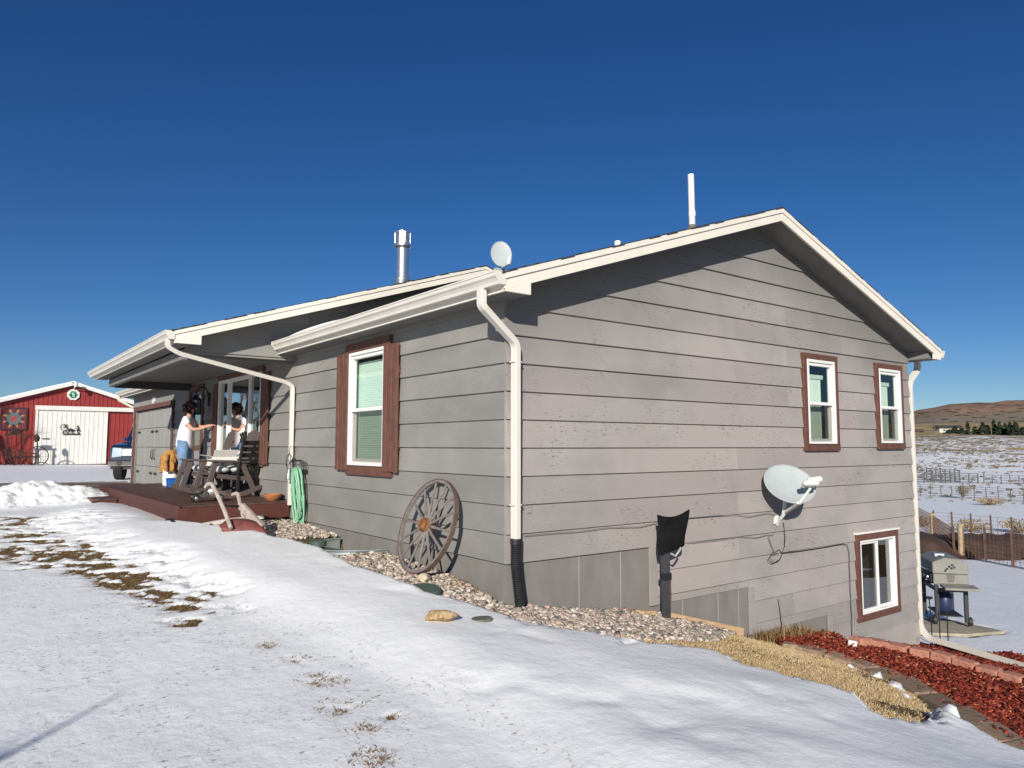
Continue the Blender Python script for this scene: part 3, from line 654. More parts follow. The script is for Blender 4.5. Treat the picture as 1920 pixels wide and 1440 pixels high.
def siding(parent, xf, courses, holes, planes, mat, jit=0):
    """courses: k -> list of (a0, a1, zmin) spans; every board is its own object"""
    rj = random.Random(jit)
    for k, (spans, joints) in sorted(courses.items()):
        z0, z1 = k*S, (k+1)*S
        lo, hi = min(s[0] for s in spans), max(s[1] for s in spans)
        cuts = [lo]+[j for j in joints if lo+.3 < j < hi-.3]+[hi]
        for i in range(len(cuts)-1):
            rects = []
            for a0, a1, zm in spans:
                x0, x1 = max(a0, cuts[i]+(.0015 if i else 0)), min(a1, cuts[i+1]-.0015)
                if x1 > x0: rects.append((x0, x1, max(z0, zm), z1))
            for h in holes: rects = sub_rect(rects, h)
            e = rj.uniform(-.0012, .0012); left = list(rects)
            while left:                                  # pieces parted by a window are boards of their own
                grp = [left.pop(0)]; more = True
                while more:
                    more = False
                    for q in list(left):
                        if any(abs(q[0]-g_[1]) < 1e-6 or abs(q[1]-g_[0]) < 1e-6 for g_ in grp) and any(q[2] < g_[3]-1e-6 and q[3] > g_[2]+1e-6 for g_ in grp): grp.append(q); left.remove(q); more = True
                mb = MB(xf)
                if board_mesh(mb, grp, planes, z0, z1, dtop=-.025+e, dbot=e): mb.weld = True; mb.build('siding_board', mat, parent)
def wall_core(name, xf, a0, a1, z0, z1, holes, planes, mat, parent, d0=-.12, d1=-.036):
    mb = MB(xf); rects = [(a0, a1, z0, z1)]
    for h in holes: rects = sub_rect(rects, h)
    for r in rects:
        p = [(r[0], r[2]), (r[1], r[2]), (r[1], r[3]), (r[0], r[3])]
        for pl in planes:
            p = clip(p, *pl)
            if len(p) < 3: break
        if len(p) >= 3: mb.prism([(x, d0, z) for x, z in p], (0, d1-d0, 0))
    return mb.build(name, mat, parent)

house = thing('house', 'grey lap sided ranch house with brown trim, white gutters and an attached garage', 'house', (0, 0, 0))
RB = lambda x: 2.63+x/3.0                                    # underside of the main rake
gable_planes = [(-1/3., 1, 2.655), (1/3., 1, 2.655+W/3.)]
WIN1, WIN2, WIN3 = (5.12, 6.01, 1.05, 2.415), (7.14, 8.0, 1.065, 2.41), (6.375, 7.63, -1.435, -.18)
inset = lambda w, e: (w[0]+e, w[1]-e, w[2]+e, w[3]-e)
gh = [inset(w_, .06) for w_ in (WIN1, WIN2, WIN3)]
gw = wall_core('gable_wall', XG, .04, W-.04, -2.3, 4.2, gh+[(-.1, 2.0, -2.4, -.01), (2.0, 3.8, -2.4, -.65), (3.8, 5.6, -2.4, -1.235)], gable_planes, SOFF, house)
cs = {}
J1, J2 = [3.62, 6.2], [1.2, 4.78]
for k in range(-8, 16):
    sp = [(0.0, 2.0, 0.0), (2.0, 3.8, -.64), (3.8, 5.6, -1.225), (5.6, W, -2.2)]
    sp = [s_ for s_ in sp if s_[2] < (k+1)*S-.01]
    cs[k] = (sp, J1 if k % 2 else J2)
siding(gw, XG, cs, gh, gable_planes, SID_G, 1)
# front wall with porch and garage
FWIN, PWIN, DOOR, GAR = (2.48, 3.51, .86, 2.35), (7.06, 9.65, .87, 2.40), (10.95, 11.95, .27, 2.32), (13.65, 18.25, .0, 2.10)
fh = [inset(FWIN, .02), inset(PWIN, .02), DOOR, GAR]
fw = wall_core('front_wall', XF, .12, 18.7, -.05, 2.56, fh, [], SOFF, house)
siding(fw, XF, {k: ([(.0345, 18.7, 0.0)], [2.9, 7.8, 12.6] if k % 2 else [4.98, 9.86, 14.7]) for k in range(0, 10)}, fh, [(0, 1, 2.535)], SID_F, 2)
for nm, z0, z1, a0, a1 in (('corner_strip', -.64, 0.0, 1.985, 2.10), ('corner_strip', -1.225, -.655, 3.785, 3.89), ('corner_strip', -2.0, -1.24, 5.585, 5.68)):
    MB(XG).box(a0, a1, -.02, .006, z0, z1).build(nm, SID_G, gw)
# foundation with its steps
fo = MB(XG); fo.box(0.03, 2.0, -.25, -.032, -1.4, -.002); fo.box(2.0, 3.8, -.25, -.032, -2.2, -.642); fo.box(3.8, 5.6, -.25, -.032, -2.4, -1.228); fo.box(5.6, W-.03, -.25, -.034, -2.6, -2.1)
foo = fo.build('foundation', FOUND, house)
MB(XF).box(.26, 18.7, -.25, -.032, -1.2, -.002).build('foundation', FOUND, house)
for x in (.95, 1.55): MB(XG).box(x, x+.006, -.034, -.0305, -.75, -.004).build('form_seam', M('seam_lime', (.40, .39, .37), .9), foo)
for x in (2.55, 3.2, 3.6): MB(XG).box(x, x+.006, -.034, -.0305, -1.2, -.645).build('form_seam', MATS['seam_lime'], foo)
MB().box(W-.12, W-.0, .02, 18.7, -2.3, 2.6).build('back_wall', SID_F, house)
MB().box(.02, W-.12, 18.58, 18.7, -.3, 2.56).build('garage_end_wall', SID_F, house)
MB().box(.2, W-.14, .25, 18.5, -.02, .04).build('floor_slab', SOFF, house)

def extr(profile, y0, y1):   # (x,z) profile along y
    return MB().prism([(x, y0, z) for x, z in profile], (0, y1-y0, 0))
def shingles(parent, x_e, z_e, x_r, z_r, y0, y1):
    """courses laid from eave to ridge, each a thin overlapping slab"""
    L = math.hypot(x_r-x_e, z_r-z_e); n_ = int(L/.143); mb = MB(); ux, uz = (x_r-x_e)/L, (z_r-z_e)/L; nx, nz_ = -uz*(1 if x_r > x_e else -1), abs(ux)
    if nz_ < 0: nx, nz_ = -nx, -nz_
    rj = random.Random(int(y0*100)+int(x_e*10))
    for i in range(n_):
        a, b_ = i*L/n_-.012, (i+1)*L/n_+.03; e0, e1 = rj.uniform(-.008, .006), rj.uniform(-.008, .006); t0, t1 = .022+rj.uniform(-.003, .003), .006
        P_ = lambda s_, t: (x_e+ux*s_+nx*t, z_e+uz*s_+nz_*t)
        p = [P_(a, 0), P_(b_, 0), P_(b_, t1), P_(a, t0)]
        mb.prism([(x, y0-.014+e0, z) for x, z in p], (0, y1-y0+.028+e1-e0, 0))
    tag(mb.build('shingles', SHING, parent), kind='stuff')
def rake(parent, y, xe, ze, xr, zr, xe2, ze2, flip=1):
    """fascia boards of one gable end; ze = underside at the eave"""
    for (x0, z0) in ((xe, ze), (xe2, ze2)):
        nm = 'rake_fascia'
        MB().prism([(x0, y, z0), (xr, y, zr), (xr, y, zr+.115), (x0, y, z0+.115)], (0, .03*flip, 0)).build(nm, TRIMW, parent, bevel=.002)
        MB().prism([(x0, y-.016*flip, z0+.103), (xr, y-.016*flip, zr+.103), (xr, y-.016*flip, zr+.163), (x0, y-.016*flip, z0+.163)], (0, .045*flip, 0)).build('rake_trim', TRIMW, parent, bevel=.002)
def roof_block(name, y0, y1, xe, ze, xr, xe2, slope, ends):
    zr = ze+(xr-xe)*slope; ze2 = zr-(xe2-xr)*slope
    r = MB().prism([(xe, y0+.03, ze+.10), (xr, y0+.03, zr+.10), (xe2, y0+.03, ze2+.10), (xe2, y0+.03, ze2+.155), (xr, y0+.03, zr+.155), (xe, y0+.03, ze+.155)], (0, y1-y0-.06, 0)).build(name, SHING, house)
    shingles(r, xe-.03, ze+.155-.03*slope, xr, zr+.157, y0, y1); shingles(r, xe2+.03, ze2+.155-.03*slope, xr, zr+.157, y0, y1)
    MB().prism([(xr-.15, y0-.016, zr+.157-.15*slope+.02), (xr, y0-.016, zr+.185), (xr+.15, y0-.016, zr+.157-.15*slope+.02), (xr, y0-.016, zr+.165)], (0, y1-y0+.03, 0)).build('ridge_cap', SHING, r)
    if 0 in ends: rake(r, y0, xe, ze, xr, zr, xe2, ze2)
    if 1 in ends: rake(r, y1, xe, ze, xr, zr, xe2, ze2, -1)
    return r, zr, ze2
ze = RB(-.30); rf, zr, ze2 = roof_block('roof', -.38, 5.55, -.30, ze, W/2, W+.30, 1/3., (0,))
rg, _, _ = roof_block('roof', 12.30, 19.08, -.30, ze, W/2, W+.30, 1/3., (1,))
XW, ZW, SW = -1.865, 2.54, .322
rw, zrw, zew2 = roof_block('roof', 5.15, 12.45, XW, ZW, 3.36, 8.585, SW, (0, 1))
# sloped rake soffit, flat eave soffits, fascia and boxed returns
for (xa, xb) in ((-.28, W/2), (W/2, W+.28)):
    za, zb_ = RB(min(xa, W-xa)), RB(min(xb, W-xb))
    MB().prism([(xa, -.35, za+.02), (xb, -.35, zb_+.02), (xb, -.35, zb_+.04), (xa, -.35, za+.04)], (0, .37, 0)).build('rake_soffit', SOFF, rf)
for (xa, xb) in ((-1.84, 3.36), (3.36, 8.5)):
    za, zb_ = [ZW+SW*((x_-XW) if x_ <= 3.36 else (8.585-x_)) for x_ in (xa, xb)]
    MB().prism([(xa, 5.18, za+.02), (xb, 5.18, zb_+.02), (xb, 5.18, zb_+.04), (xa, 5.18, za+.04)], (0, .36, 0)).build('rake_soffit', SOFF, rw)
def eave(r, xf_, xw, y0, y1, z, out=-1):
    MB().box(min(xf_, xf_-.025*out), max(xf_, xf_-.025*out), y0, y1, z-.012, z+.155).build('eave_fascia', TRIMW, r)
    a, b_ = sorted((xf_-.026*out, xw)); MB().box(a, b_, y0+.02, y1, z-.006, z+.012).build('eave_soffit', SOFF, r)
eave(rf, -.30, .02, -.348, 5.52, 2.533); eave(rg, -.30, .02, 12.45, 19.05, 2.533); eave(rf, W+.30, W-.02, -.348, 19.05, 2.533, 1)
eave(rw, XW, -1.63, 5.185, 12.42, ZW)
MB().prism([(-.30, -.379, 2.521), (0.0, -.379, 2.521), (0.0, -.379, 2.64), (-.30, -.379, 2.545)], (0, .028, 0)).build('eave_return', TRIMW, rf)
MB().prism([(W+.30, -.379, 2.521), (W+.06, -.379, 2.521), (W+.06, -.379, 2.625), (W+.30, -.379, 2.545)], (0, .028, 0)).build('eave_return', TRIMW, rf)
MB().prism([(0.0, -.352, 2.53), (0.0, -.352, 2.66), (-.27, -.352, 2.56)], (0, .37, 0)).build('return_box', SOFF, rf)
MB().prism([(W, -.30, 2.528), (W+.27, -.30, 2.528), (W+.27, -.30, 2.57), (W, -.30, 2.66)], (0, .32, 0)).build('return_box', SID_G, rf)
MB().prism([(XW, 5.151, 2.528), (XW+.35, 5.151, 2.528), (XW+.35, 5.151, 2.665), (XW, 5.151, 2.55)], (0, .028, 0)).build('eave_return', TRIMW, rw)
MB().prism([(XW+.03, 5.18, 2.55), (XW+.35, 5.18, 2.55), (XW+.35, 5.18, 2.66)], (0, .36, 0)).build('return_box', SOFF, rw)
# porch: gable panel, ceiling, beams
pw_pl = [(-SW, 1, ZW+.035-SW*XW), (SW, 1, ZW+.035+SW*8.585)]
pp = wall_core('porch_gable', XG, -1.62, 8.1, 2.44, 4.4, [], pw_pl, SOFF, house, d0=-5.65, d1=-5.555)
XP = lambda p: (p[0], 5.53-p[1], p[2])
pc = {k: ([(-1.62, 3.36, 2.44)], [.2] if k % 2 else [1.6]) for k in range(8, 16)}
siding(pp, XP, pc, [], pw_pl, SID_F, 3)
wall_core('porch_end', lambda p: (p[0], 12.05+p[1], p[2]), -1.62, 8.1, 2.44, 4.4, [], pw_pl, SOFF, house, d0=0, d1=.1)
MB().box(-1.60, .02, 5.66, 12.04, 2.50, 2.53).build('porch_ceiling', SOFF, house)
MB().box(-1.64, -1.54, 5.66, 12.03, 2.36, 2.499).build('porch_beam', SOFF, house, bevel=.004)
MB().box(-1.53, -.001, 11.90, 12.03, 2.345, 2.498).build('porch_beam', M('dark_beam', (.05, .05, .052), .8), house, bevel=.004)
MB().box(-1.53, -.001, 5.67, 5.79, 2.40, 2.498).build('porch_beam', SOFF, house, bevel=.004)

# gutters and downspouts
GP = [(0, 0), (.075, 0), (.082, .028), (.098, .052), (.118, .07), (.122, .10), (.130, .104), (.130, .118), (.116, .118), (.114, .108), (.108, .108), (.104, .078), (.07, .04), (.06, .014), (.012, .014), (.012, .105), (0, .105)]
def gutter(r, x, y0, y1, z, out=-1):
    g_ = extr([(x+out*d, z+h) for d, h in GP], y0, y1).build('gutter', METALW, r)
    for y in (y0, y1):
        e = .006 if y == y1 else -.006
        MB().prism([(x+out*d, y, z+h) for d, h in [(0, 0), (.075, 0), (.085, .028), (.121, .07), (.130, .118), (0, .118)]], (0, e, 0)).build('end_cap', METALW, g_)
    return g_
gut = gutter(house, -.302, -.385, 5.44, 2.575); gutter(house, XW-.002, 5.145, 12.46, 2.575); gutter(house, -.302, 12.48, 19.05, 2.575); gutter(house, W+.302, -.385, 19.05, 2.56, 1)
def bend(pts, r=.07, n=5):
    P = [Vector(p) for p in pts]; o = [P[0]]
    for i in range(1, len(P)-1):
        a, b_ = (P[i-1]-P[i]), (P[i+1]-P[i]); q = min(r, a.length*.45, b_.length*.45); a.normalize(); b_.normalize()
        s_, e = P[i]+a*q, P[i]+b_*q
        for k in range(n+1):
            t = k/n; o.append(s_*(1-t)**2+P[i]*2*t*(1-t)+e*t*t)
    return o+[P[-1]]
def downspout(pts, hw=.042, hd=.03, r=.09):
    d = MB().tube(bend(pts, r), 0, flat=(hw, hd)).build('downspout', METALW, house, bevel=.004); return d
p0 = on_x(905, 545, -.365)
d1 = downspout([(-.365, -.10, 2.575), (-.365, -.10, 2.43), (-.345, -.10, 2.40), (.075, -.052, 2.10), (.078, -.045, 1.95), (.078, -.045, .60), (.078, -.045, .20)], r=.11)
for z in (1.92, .55): MB(XG).box(.030, .126, .008, .080, z, z+.012).build('joint_band', METALW, d1)
# ridged black boot
cp = [Vector((.078, -.05, .22-t*.60)) + Vector((.05*max(0, t-.35), -.05*max(0, t-.4)**1.2, 0)) for t in np.linspace(0, 1, 61)]
MB().tube(cp, [.050+(.0055 if i % 2 else -.003) for i in range(61)], 12).build('drain_boot', BLACK, house, smooth=False)
MB().lathe([(.055, 0), (.055, .055)], 12, (.078, -.048, .185)).build('boot_collar', BLACK, house)
d2 = downspout([(-1.935, 5.24, 2.58), (-1.935, 5.25, 2.48), (-1.78, 5.28, 2.40), (-.16, 5.52, 2.10), (-.045, 5.535, 2.04), (-.045, 5.535, 1.9), (-.045, 5.53, .20)], .04, .03, .12)
d3 = downspout([(-.37, 18.9, 2.58), (-.37, 18.9, 2.46), (.10, 18.80, 2.2), (.10, 18.80, .1)], .04, .03)
x8 = W+.05
d4 = downspout([(W+.36, .02, 2.57), (W+.36, .02, 2.40), (x8, .03, 2.17), (x8, .03, 1.9), (x8, .03, -1.80), (x8-.06, -.14, -1.93), (7.50, -1.70, -1.86), (6.9, -2.75, -1.80)], .045, .032, .12)
# roof furniture
fy = 7.35; fx = on_y(755, 480, fy)[0]; fz = ZW+SW*(fx-XW)+.18
fl = MB().lathe([(.21, -.25), (.21, -.02), (.20, 0), (.14, .26)], 20, (fx, fy, fz)).build('flue', GALV, rw, smooth=True)
MB().lathe([(.165, .20), (.165, .225), (.13, .235)], 20, (fx, fy, fz)).build('storm_collar', GALV, fl, smooth=True)
MB().lathe([(.125, .24), (.125, .98)], 20, (fx, fy, fz)).build('flue_pipe', GALV, fl, smooth=True)
MB().lathe([(.127, .86), (.17, .90), (.17, .96), (.14, .97)], 20, (fx, fy, fz)).build('cap_base', GALV, fl, smooth=True)
for k in range(8):
    t = k*math.pi/4+.2; MB().bar((fx+.15*math.cos(t), fy+.15*math.sin(t), fz+.94), (fx+.15*math.cos(t), fy+.15*math.sin(t), fz+1.19), .105, .012, (math.cos(t), math.sin(t), 0)).build('cap_vane', GALV, fl)
MB().lathe([(.12, .95), (.12, 1.17)], 16, (fx, fy, fz)).build('cap_core', M('dark_steel', (.12, .12, .12), .4, metal=.8), fl)
MB().lathe([(.165, 1.17), (.165, 1.20), (.05, 1.235)], 20, (fx, fy, fz)).build('cap_lid', GALV, fl, smooth=True)
PVC = M('white_pvc', (.70, .70, .68), .4, .05, 9)
c0 = on_y(1298, 420, .35); zb_ = RB(c0[0])+.16
vp = MB().cyl((c0[0], .35, zb_-.1), (c0[0]-.008, .352, zb_+.76), .041, 14).build('vent_pipe', PVC, rf, smooth=True)
MB().cyl((c0[0], .35, zb_+.20), (c0[0], .35, zb_+.27), .047, 14).build('pipe_coupling', PVC, vp, smooth=True)
MB().lathe([(.10, -.05), (.085, .02), (.048, .09)], 14, (c0[0], .35, zb_)).build('rubber_boot', M('rubber', (.12, .11, .10), .8), vp)
c1 = on_y(1158, 455, 1.6); MB().cyl((c1[0], 1.6, RB(c1[0])+.1), (c1[0], 1.6, c1[2]+.02), .045, 12).build('vent_pipe', PVC, rf)
# a little wind-packed snow left in the valley by the porch gable
V_ = []; F_ = []
for i, y in enumerate(np.linspace(2.9, 5.2, 24)):
    h = .07*math.sin(math.pi*i/23)**.7
    V_ += [(-.36, y, 2.690), (-.35, y, 2.70+h*.75), (-.22, y, 2.735+h), (.25, y, 2.89+h*.8), (.7, y, 3.045)]
for i in range(23):
    for k in range(4): F_.append((i*5+k, i*5+k+1, i*5+6+k, i*5+5+k))
MB().add(V_, F_).build('roof_snow', sm, rf, smooth=True)

# ---- windows
BLIND = M('blind', (.74, .78, .70), .8, .06, 4, .2, 18, stretch=(1, 1, 12))
CURT = M('curtain', (.62, .63, .58), .9, .06, 3)
def frame(mb, a0, a1, z0, z1, wd, d0, d1):
    mb.box(a0, a1, d0, d1, z0, z0+wd); mb.box(a0, a1, d0, d1, z1-wd, z1); mb.box(a0, a0+wd, d0, d1, z0+wd, z1-wd); mb.box(a1-wd, a1, d0, d1, z0+wd, z1-wd); return mb
def pane(xf, a0, a1, z0, z1, d, mat, parent, nm='pane'):
    P4 = [xf(q) for q in ((a0, d, z0), (a1, d, z0), (a1, d, z1), (a0, d, z1))]; me = bpy.data.meshes.new(nm); o_ = Vector(xf((0, 1, 0)))-Vector(xf((0, 0, 0)))
    me.from_pydata(P4, [], [(0, 1, 2, 3) if (Vector(P4[1])-Vector(P4[0])).cross(Vector(P4[2])-Vector(P4[0])).dot(o_) > 0 else (3, 2, 1, 0)]); me.materials.append(mat); link(nm, me, parent)
def trims(xf, parent, a0, a1, z0, z1, wd, th, top=None, bot=None, sides=True):
    t, b_ = top or wd, bot or wd
    MB(xf).box(a0, a1, -.02, th+.004, z1-t, z1).build('trim_board', BROWN, parent, bevel=.003)
    MB(xf).box(a0, a1, -.02, th+.004, z0, z0+b_).build('trim_board', BROWN, parent, bevel=.003)
    if sides:
        for p in (a0, a1-wd): MB(xf).box(p, p+wd, -.02, th, z0+b_, z1-t).build('trim_board', BROWN, parent, bevel=.003)
def hung(xf, w_, parent, curtain, label):
    wn = MB(xf); frame(wn, *w_, .042, -.06, .034); o = wn.build('window', VINYL, parent, bevel=.003); o['label'] = label
    a0, a1, z0, z1 = w_; zm = z0+(z1-z0)*.485
    frame(MB(xf), a0+.042, a1-.042, zm-.022, z1-.042, .045, -.045, .012).build('sash', VINYL, o, bevel=.003)
    frame(MB(xf), a0+.042, a1-.042, z0+.042, zm+.02, .045, -.058, -.024).build('sash', VINYL, o, bevel=.003)
    pane(xf, a0+.085, a1-.085, zm+.02, z1-.085, -.02, GLASS, o)
    pane(xf, a0+.085, a1-.085, z0+.085, zm-.02, -.045, GLASS, o)
    pane(xf, a0+.05, a1-.05, z0+.05, zm-.005, -.012, SCREEN, o, 'insect_screen')
    if curtain == 'blind':
        mb = MB(xf)
        for i in range(int((z1-z0-.2)/.03)): mb.box(a0+.13, a1-.02, -.115, -.108, z0+.08+i*.03, z0+.108+i*.03)
        mb.build('blind', BLIND, o)
    else:
        for (p, q) in curtain:
            mb = MB(xf); n_ = 26; vs, fs = [], []
            for i in range(n_):
                a = a0+p*(a1-a0)+(q-p)*(a1-a0)*i/(n_-1); d = -.16+.022*math.sin(i*1.9)
                vs += [(a, d, z0+.03), (a, d, z1-.22)]
            for i in range(n_-1): fs.append((2*i, 2*i+2, 2*i+3, 2*i+1))
            mb.add(vs, fs).build('curtain', CURT, o)
        MB(xf).box(a0+.05, a1-.05, -.15, -.13, z1-.25, z1-.19).build('valance', CURT, o)
    return o
for w_, lb in ((WIN1, 'tall upper window with curtains, nearer the middle of the gable'), (WIN2, 'tall upper window with curtains beside the corner downspout')):
    e = inset(w_, .082); o = hung(XG, e, house, ((.30, .62), (.62, .86)), lb); trims(XG, o, *w_, .085, .030, .085, .10)
o = hung(XF, FWIN, house, 'blind', 'front window with closed blind between brown shutters')
MB(XF).box(2.36, 3.63, -.02, .030, 2.36, 2.475).build('trim_board', BROWN, o, bevel=.003); MB(XF).box(2.30, 3.58, -.02, .030, .735, .85).build('trim_board', BROWN, o, bevel=.003)
def shutter(a0, a1, z0, z1, nb):
    sh = bpy.data.objects.new('shutter', None); COL.objects.link(sh); sh.parent = house; sh.empty_display_size = .1
    for zr_ in (z0+.28, z1-.38): MB(XF).box(a0+.01, a1-.01, .002, .020, zr_, zr_+.10).build('batten', BROWN, sh)
    wd = (a1-a0-.028*(nb-1))/nb
    for i in range(nb): MB(XF).box(a0+i*(wd+.028), a0+i*(wd+.028)+wd, .021, .052, z0+random.uniform(-.012, .012), z1+random.uniform(-.012, .012)).build('shutter_board', BROWN, sh, bevel=.004)
shutter(2.115, 2.475, .80, 2.36, 3); shutter(3.515, 3.86, .80, 2.36, 3)
shutter(6.66, 7.02, .80, 2.36, 3); shutter(9.69, 9.98, .80, 2.36, 3)
# wide porch window: narrow light, wide light, narrow light
o = frame(MB(XF), *PWIN, .055, -.06, .034).build('window', VINYL, house, bevel=.003); o['label'] = 'wide porch window with a white frame in three lights'
for a in (7.72, 9.02): MB(XF).box(a, a+.055, -.06, .02, .92, 2.35).build('mullion', VINYL, o, bevel=.003)
for a0, a1, mt in ((7.11, 7.72, GLASSD), (7.775, 9.02, glass_mat('mirror_glass', (.22, .24, .25), boost=3.2)), (9.075, 9.6, GLASSD)): pane(XF, a0, a1, .92, 2.35, -.02, mt, o)
MB(XF).box(7.0, 9.72, -.02, .03, 2.41, 2.53).build('trim_board', BROWN, o, bevel=.003); MB(XF).box(6.95, 9.72, -.02, .03, .75, .86).build('trim_board', BROWN, o, bevel=.003)
# basement slider
e = inset(WIN3, .095); o = frame(MB(XG), *e, .03, -.06, .028).build('window', VINYL, house, bevel=.003); o['label'] = 'basement sliding window low in the gable wall'
xm = (e[0]+e[1])/2; frame(MB(XG), e[0]+.03, xm+.03, e[2]+.03, e[3]-.03, .034, -.05, .004).build('sash', VINYL, o, bevel=.003); frame(MB(XG), xm-.02, e[1]-.03, e[2]+.03, e[3]-.03, .032, -.058, -.028).build('sash', VINYL, o, bevel=.003)
pane(XG, e[0]+.06, xm, e[2]+.06, e[3]-.06, -.02, GLASSD, o); pane(XG, xm+.01, e[1]-.06, e[2]+.06, e[3]-.06, -.045, GLASSD, o)
trims(XG, o, *WIN3, .095, .028); MB(XG).box(WIN3[0]-.01, WIN3[1]+.02, -.02, .045, WIN3[3]+.002, WIN3[3]+.028).build('drip_cap', VINYL, o)
MB(XG).box(e[1]-.36, e[1]-.3, -.13, -.10, e[2], e[3]).build('curtain', CURT, o)
# entry door
o = MB(XF).box(DOOR[0], DOOR[1], -.11, -.07, DOOR[2], DOOR[3]).build('entry_door', M('door_red', (.10, .035, .03), .5), house)
frame(MB(XF), DOOR[0]+.04, DOOR[1]-.04, DOOR[2]+.02, DOOR[3]-.03, .085, -.06, -.03).build('storm_door', M('storm_grey', (.10, .10, .105), .5), o)
pane(XF, DOOR[0]+.12, DOOR[1]-.12, .40, 2.2, -.045, GLASSD, o); MB(XF).blob((DOOR[0]+.10, .0, 1.25), .03, .03, .03).build('handle', GALV, o)
for a0, a1, z0, z1 in ((DOOR[0]-.11, DOOR[0], .27, 2.43), (DOOR[1], DOOR[1]+.11, .27, 2.43), (DOOR[0], DOOR[1], 2.322, 2.43)): MB(XF).box(a0, a1, -.02, .028, z0, z1).build('trim_board', BROWN, o, bevel=.003)
# garage door in raised sections, strap hinges, brown jamb
GD = M('garage_door', (.285, .28, .265), .6, .07, 3, .2, 40, stretch=(1, 1, 6))
o = MB(XF).box(13.62, 18.28, -.125, -.105, .0, 2.12).build('garage_door', M('garage_gap', (.10, .10, .095), .8), house)
for r in range(4):
    for c_ in range(4):
        a = 13.66+c_*1.148; z = .02+r*.52; MB(XF).box(a+.008, a+1.14, -.103, -.078, z+.005, z+.515).build('panel', GD, o, bevel=.008)
for c_ in (0, 1, 2, 3):
    for z in (.34, 1.46):
        a = 13.72+c_*1.148+(.62 if c_ % 2 else 0); h_ = MB(XF).box(a, a+.40, -.078, -.068, z, z+.045).blob((a+.2, -.07, z+.022), .04, .012, .05).build('strap_hinge', IRON, o)
for a in (15.8, 16.1): MB(XF).tube([(a, -.078, .72), (a, -.03, .80), (a, -.03, .95), (a, -.078, 1.03)], .014, 6).build('handle', IRON, o)
MB(XF).box(18.25, 18.40, -.02, .025, .0, 2.22).build('jamb', BROWN, o, bevel=.003); MB(XF).box(13.50, 13.65, -.02, .025, .0, 2.22).build('jamb', BROWN, o, bevel=.003); MB(XF).box(13.65, 18.25, -.10, .022, 2.10, 2.22).build('jamb', BROWN, o, bevel=.003)
# house numbers over the garage door
tx = bpy.data.curves.new('house_number', 'FONT'); tx.body = '614'; tx.size = .27; tx.extrude = .006; tx.materials.append(VINYL)
to = bpy.data.objects.new('house_number', tx); COL.objects.link(to); to.parent = house
to.matrix_world = Matrix(((0, 0, -1, -.012), (-1, 0, 0, 15.98), (0, 1, 0, 2.225), (0, 0, 0, 1)))
# turn the numerals into a mesh part
dg = bpy.context.evaluated_depsgraph_get(); me_ = bpy.data.meshes.new_from_object(to.evaluated_get(dg)); mw = to.matrix_world.copy()
bpy.data.objects.remove(to); to = link('house_number', me_, house); to.matrix_local = mw

# ------------------------------------------------------------------ deck
DZ = .255
DECKM = M('deck_stain', (.080, .042, .032), .6, .35, 7, .3, 50, stretch=(1, .25, 1), rand=.16)
DECKF = M('deck_fascia', (.082, .027, .019), .6, .22, 5, .2, 40, rand=.08)
WOOD = M('raw_wood', (.40, .26, .14), .8, .3, 10, .4, 60, rand=.1)
deck = thing('deck', 'low brown stained wooden deck under the porch roof', 'deck', (-.8, 9.1, 0))
def wp(mb, name, mat, par, **k):               # part given in world coordinates under an Empty that is not at the origin
    off = Vector(par.location); mb.v = [tuple(Vector(p)-off) for p in mb.v]; return mb.build(name, mat, par, **k)
bmesh_ = MB().box(-.80, .80, -.069, .069, -.032, 0).mesh('deck_board', DECKM, bevel=.004)
for i in range(49):
    y = 5.64+.07+i*.1435
    if y > 12.6: break
    o = link('deck_board', bmesh_, deck); o.location = (-.005, y-9.1, DZ+random.uniform(-.0015, .0015))
for z0, z1 in ((.015, .222),):
    wp(MB().box(-1.605, -.02, 5.598, 5.636, z0, z1), 'fascia_board', DECKF, deck, bevel=.004)
    wp(MB().box(-1.645, -1.606, 5.598, 12.64, z0, DZ), 'fascia_board', DECKF, deck, bevel=.004)
    wp(MB().box(-1.605, -.02, 12.60, 12.64, z0, z1), 'fascia_board', DECKF, deck, bevel=.004)
for x in (-1.52, -.8, -.15):
    for y in (5.75, 7.9, 10.2, 12.4): wp(MB().box(x-.045, x+.045, y-.045, y+.045, -.25, .02), 'post', WOOD, deck)
for x in (-1.2, -.8, -.4): wp(MB().box(x-.02, x+.02, 5.7, 12.5, .08, .22), 'joist', WOOD, deck)
st = thing('deck_step', 'brown wooden box step against the side of the deck', 'step', (-1.85, 11.2, 0))
wp(MB().box(-2.06, -1.66, 10.3, 12.2, -.14, .06), 'riser_box', DECKF, st, bevel=.005)
for i in range(3): wp(MB().box(-2.08+i*.142, -2.08+i*.142+.136, 10.28, 12.22, .062, .10), 'tread_board', DECKM, st, bevel=.004)
# under the deck edge
o = MB().tube([(-1.78, 5.55, -.02), (-1.80, 6.5, -.0), (-1.82, 8.6, .01)], .055, 8).build('landscape_timber', M('pale_timber', (.46, .37, .25), .85, .25, 8, .4, 40, stretch=(4, .4, 4))); tag(o, 'pale round timber lying along the foot of the deck', 'timber')
o = MB().lathe([(.075, 0), (.085, .02), (.085, .5), (.065, .5), (.062, .04)], 14, (-1.72, 5.43, -.02), (.1, 1, 0)).build('drain_pipe', BLACK, smooth=False); tag(o, 'short black plastic pipe end under the deck corner', 'pipe')
o = MB().tube([(-1.42, 5.48, -.03), (-1.0, 5.50, 0.02), (-.45, 5.52, .05)], 0, flat=(.04, .028)).build('drain_extension', METALW); tag(o, 'white gutter extension lying under the near edge of the deck', 'pipe')

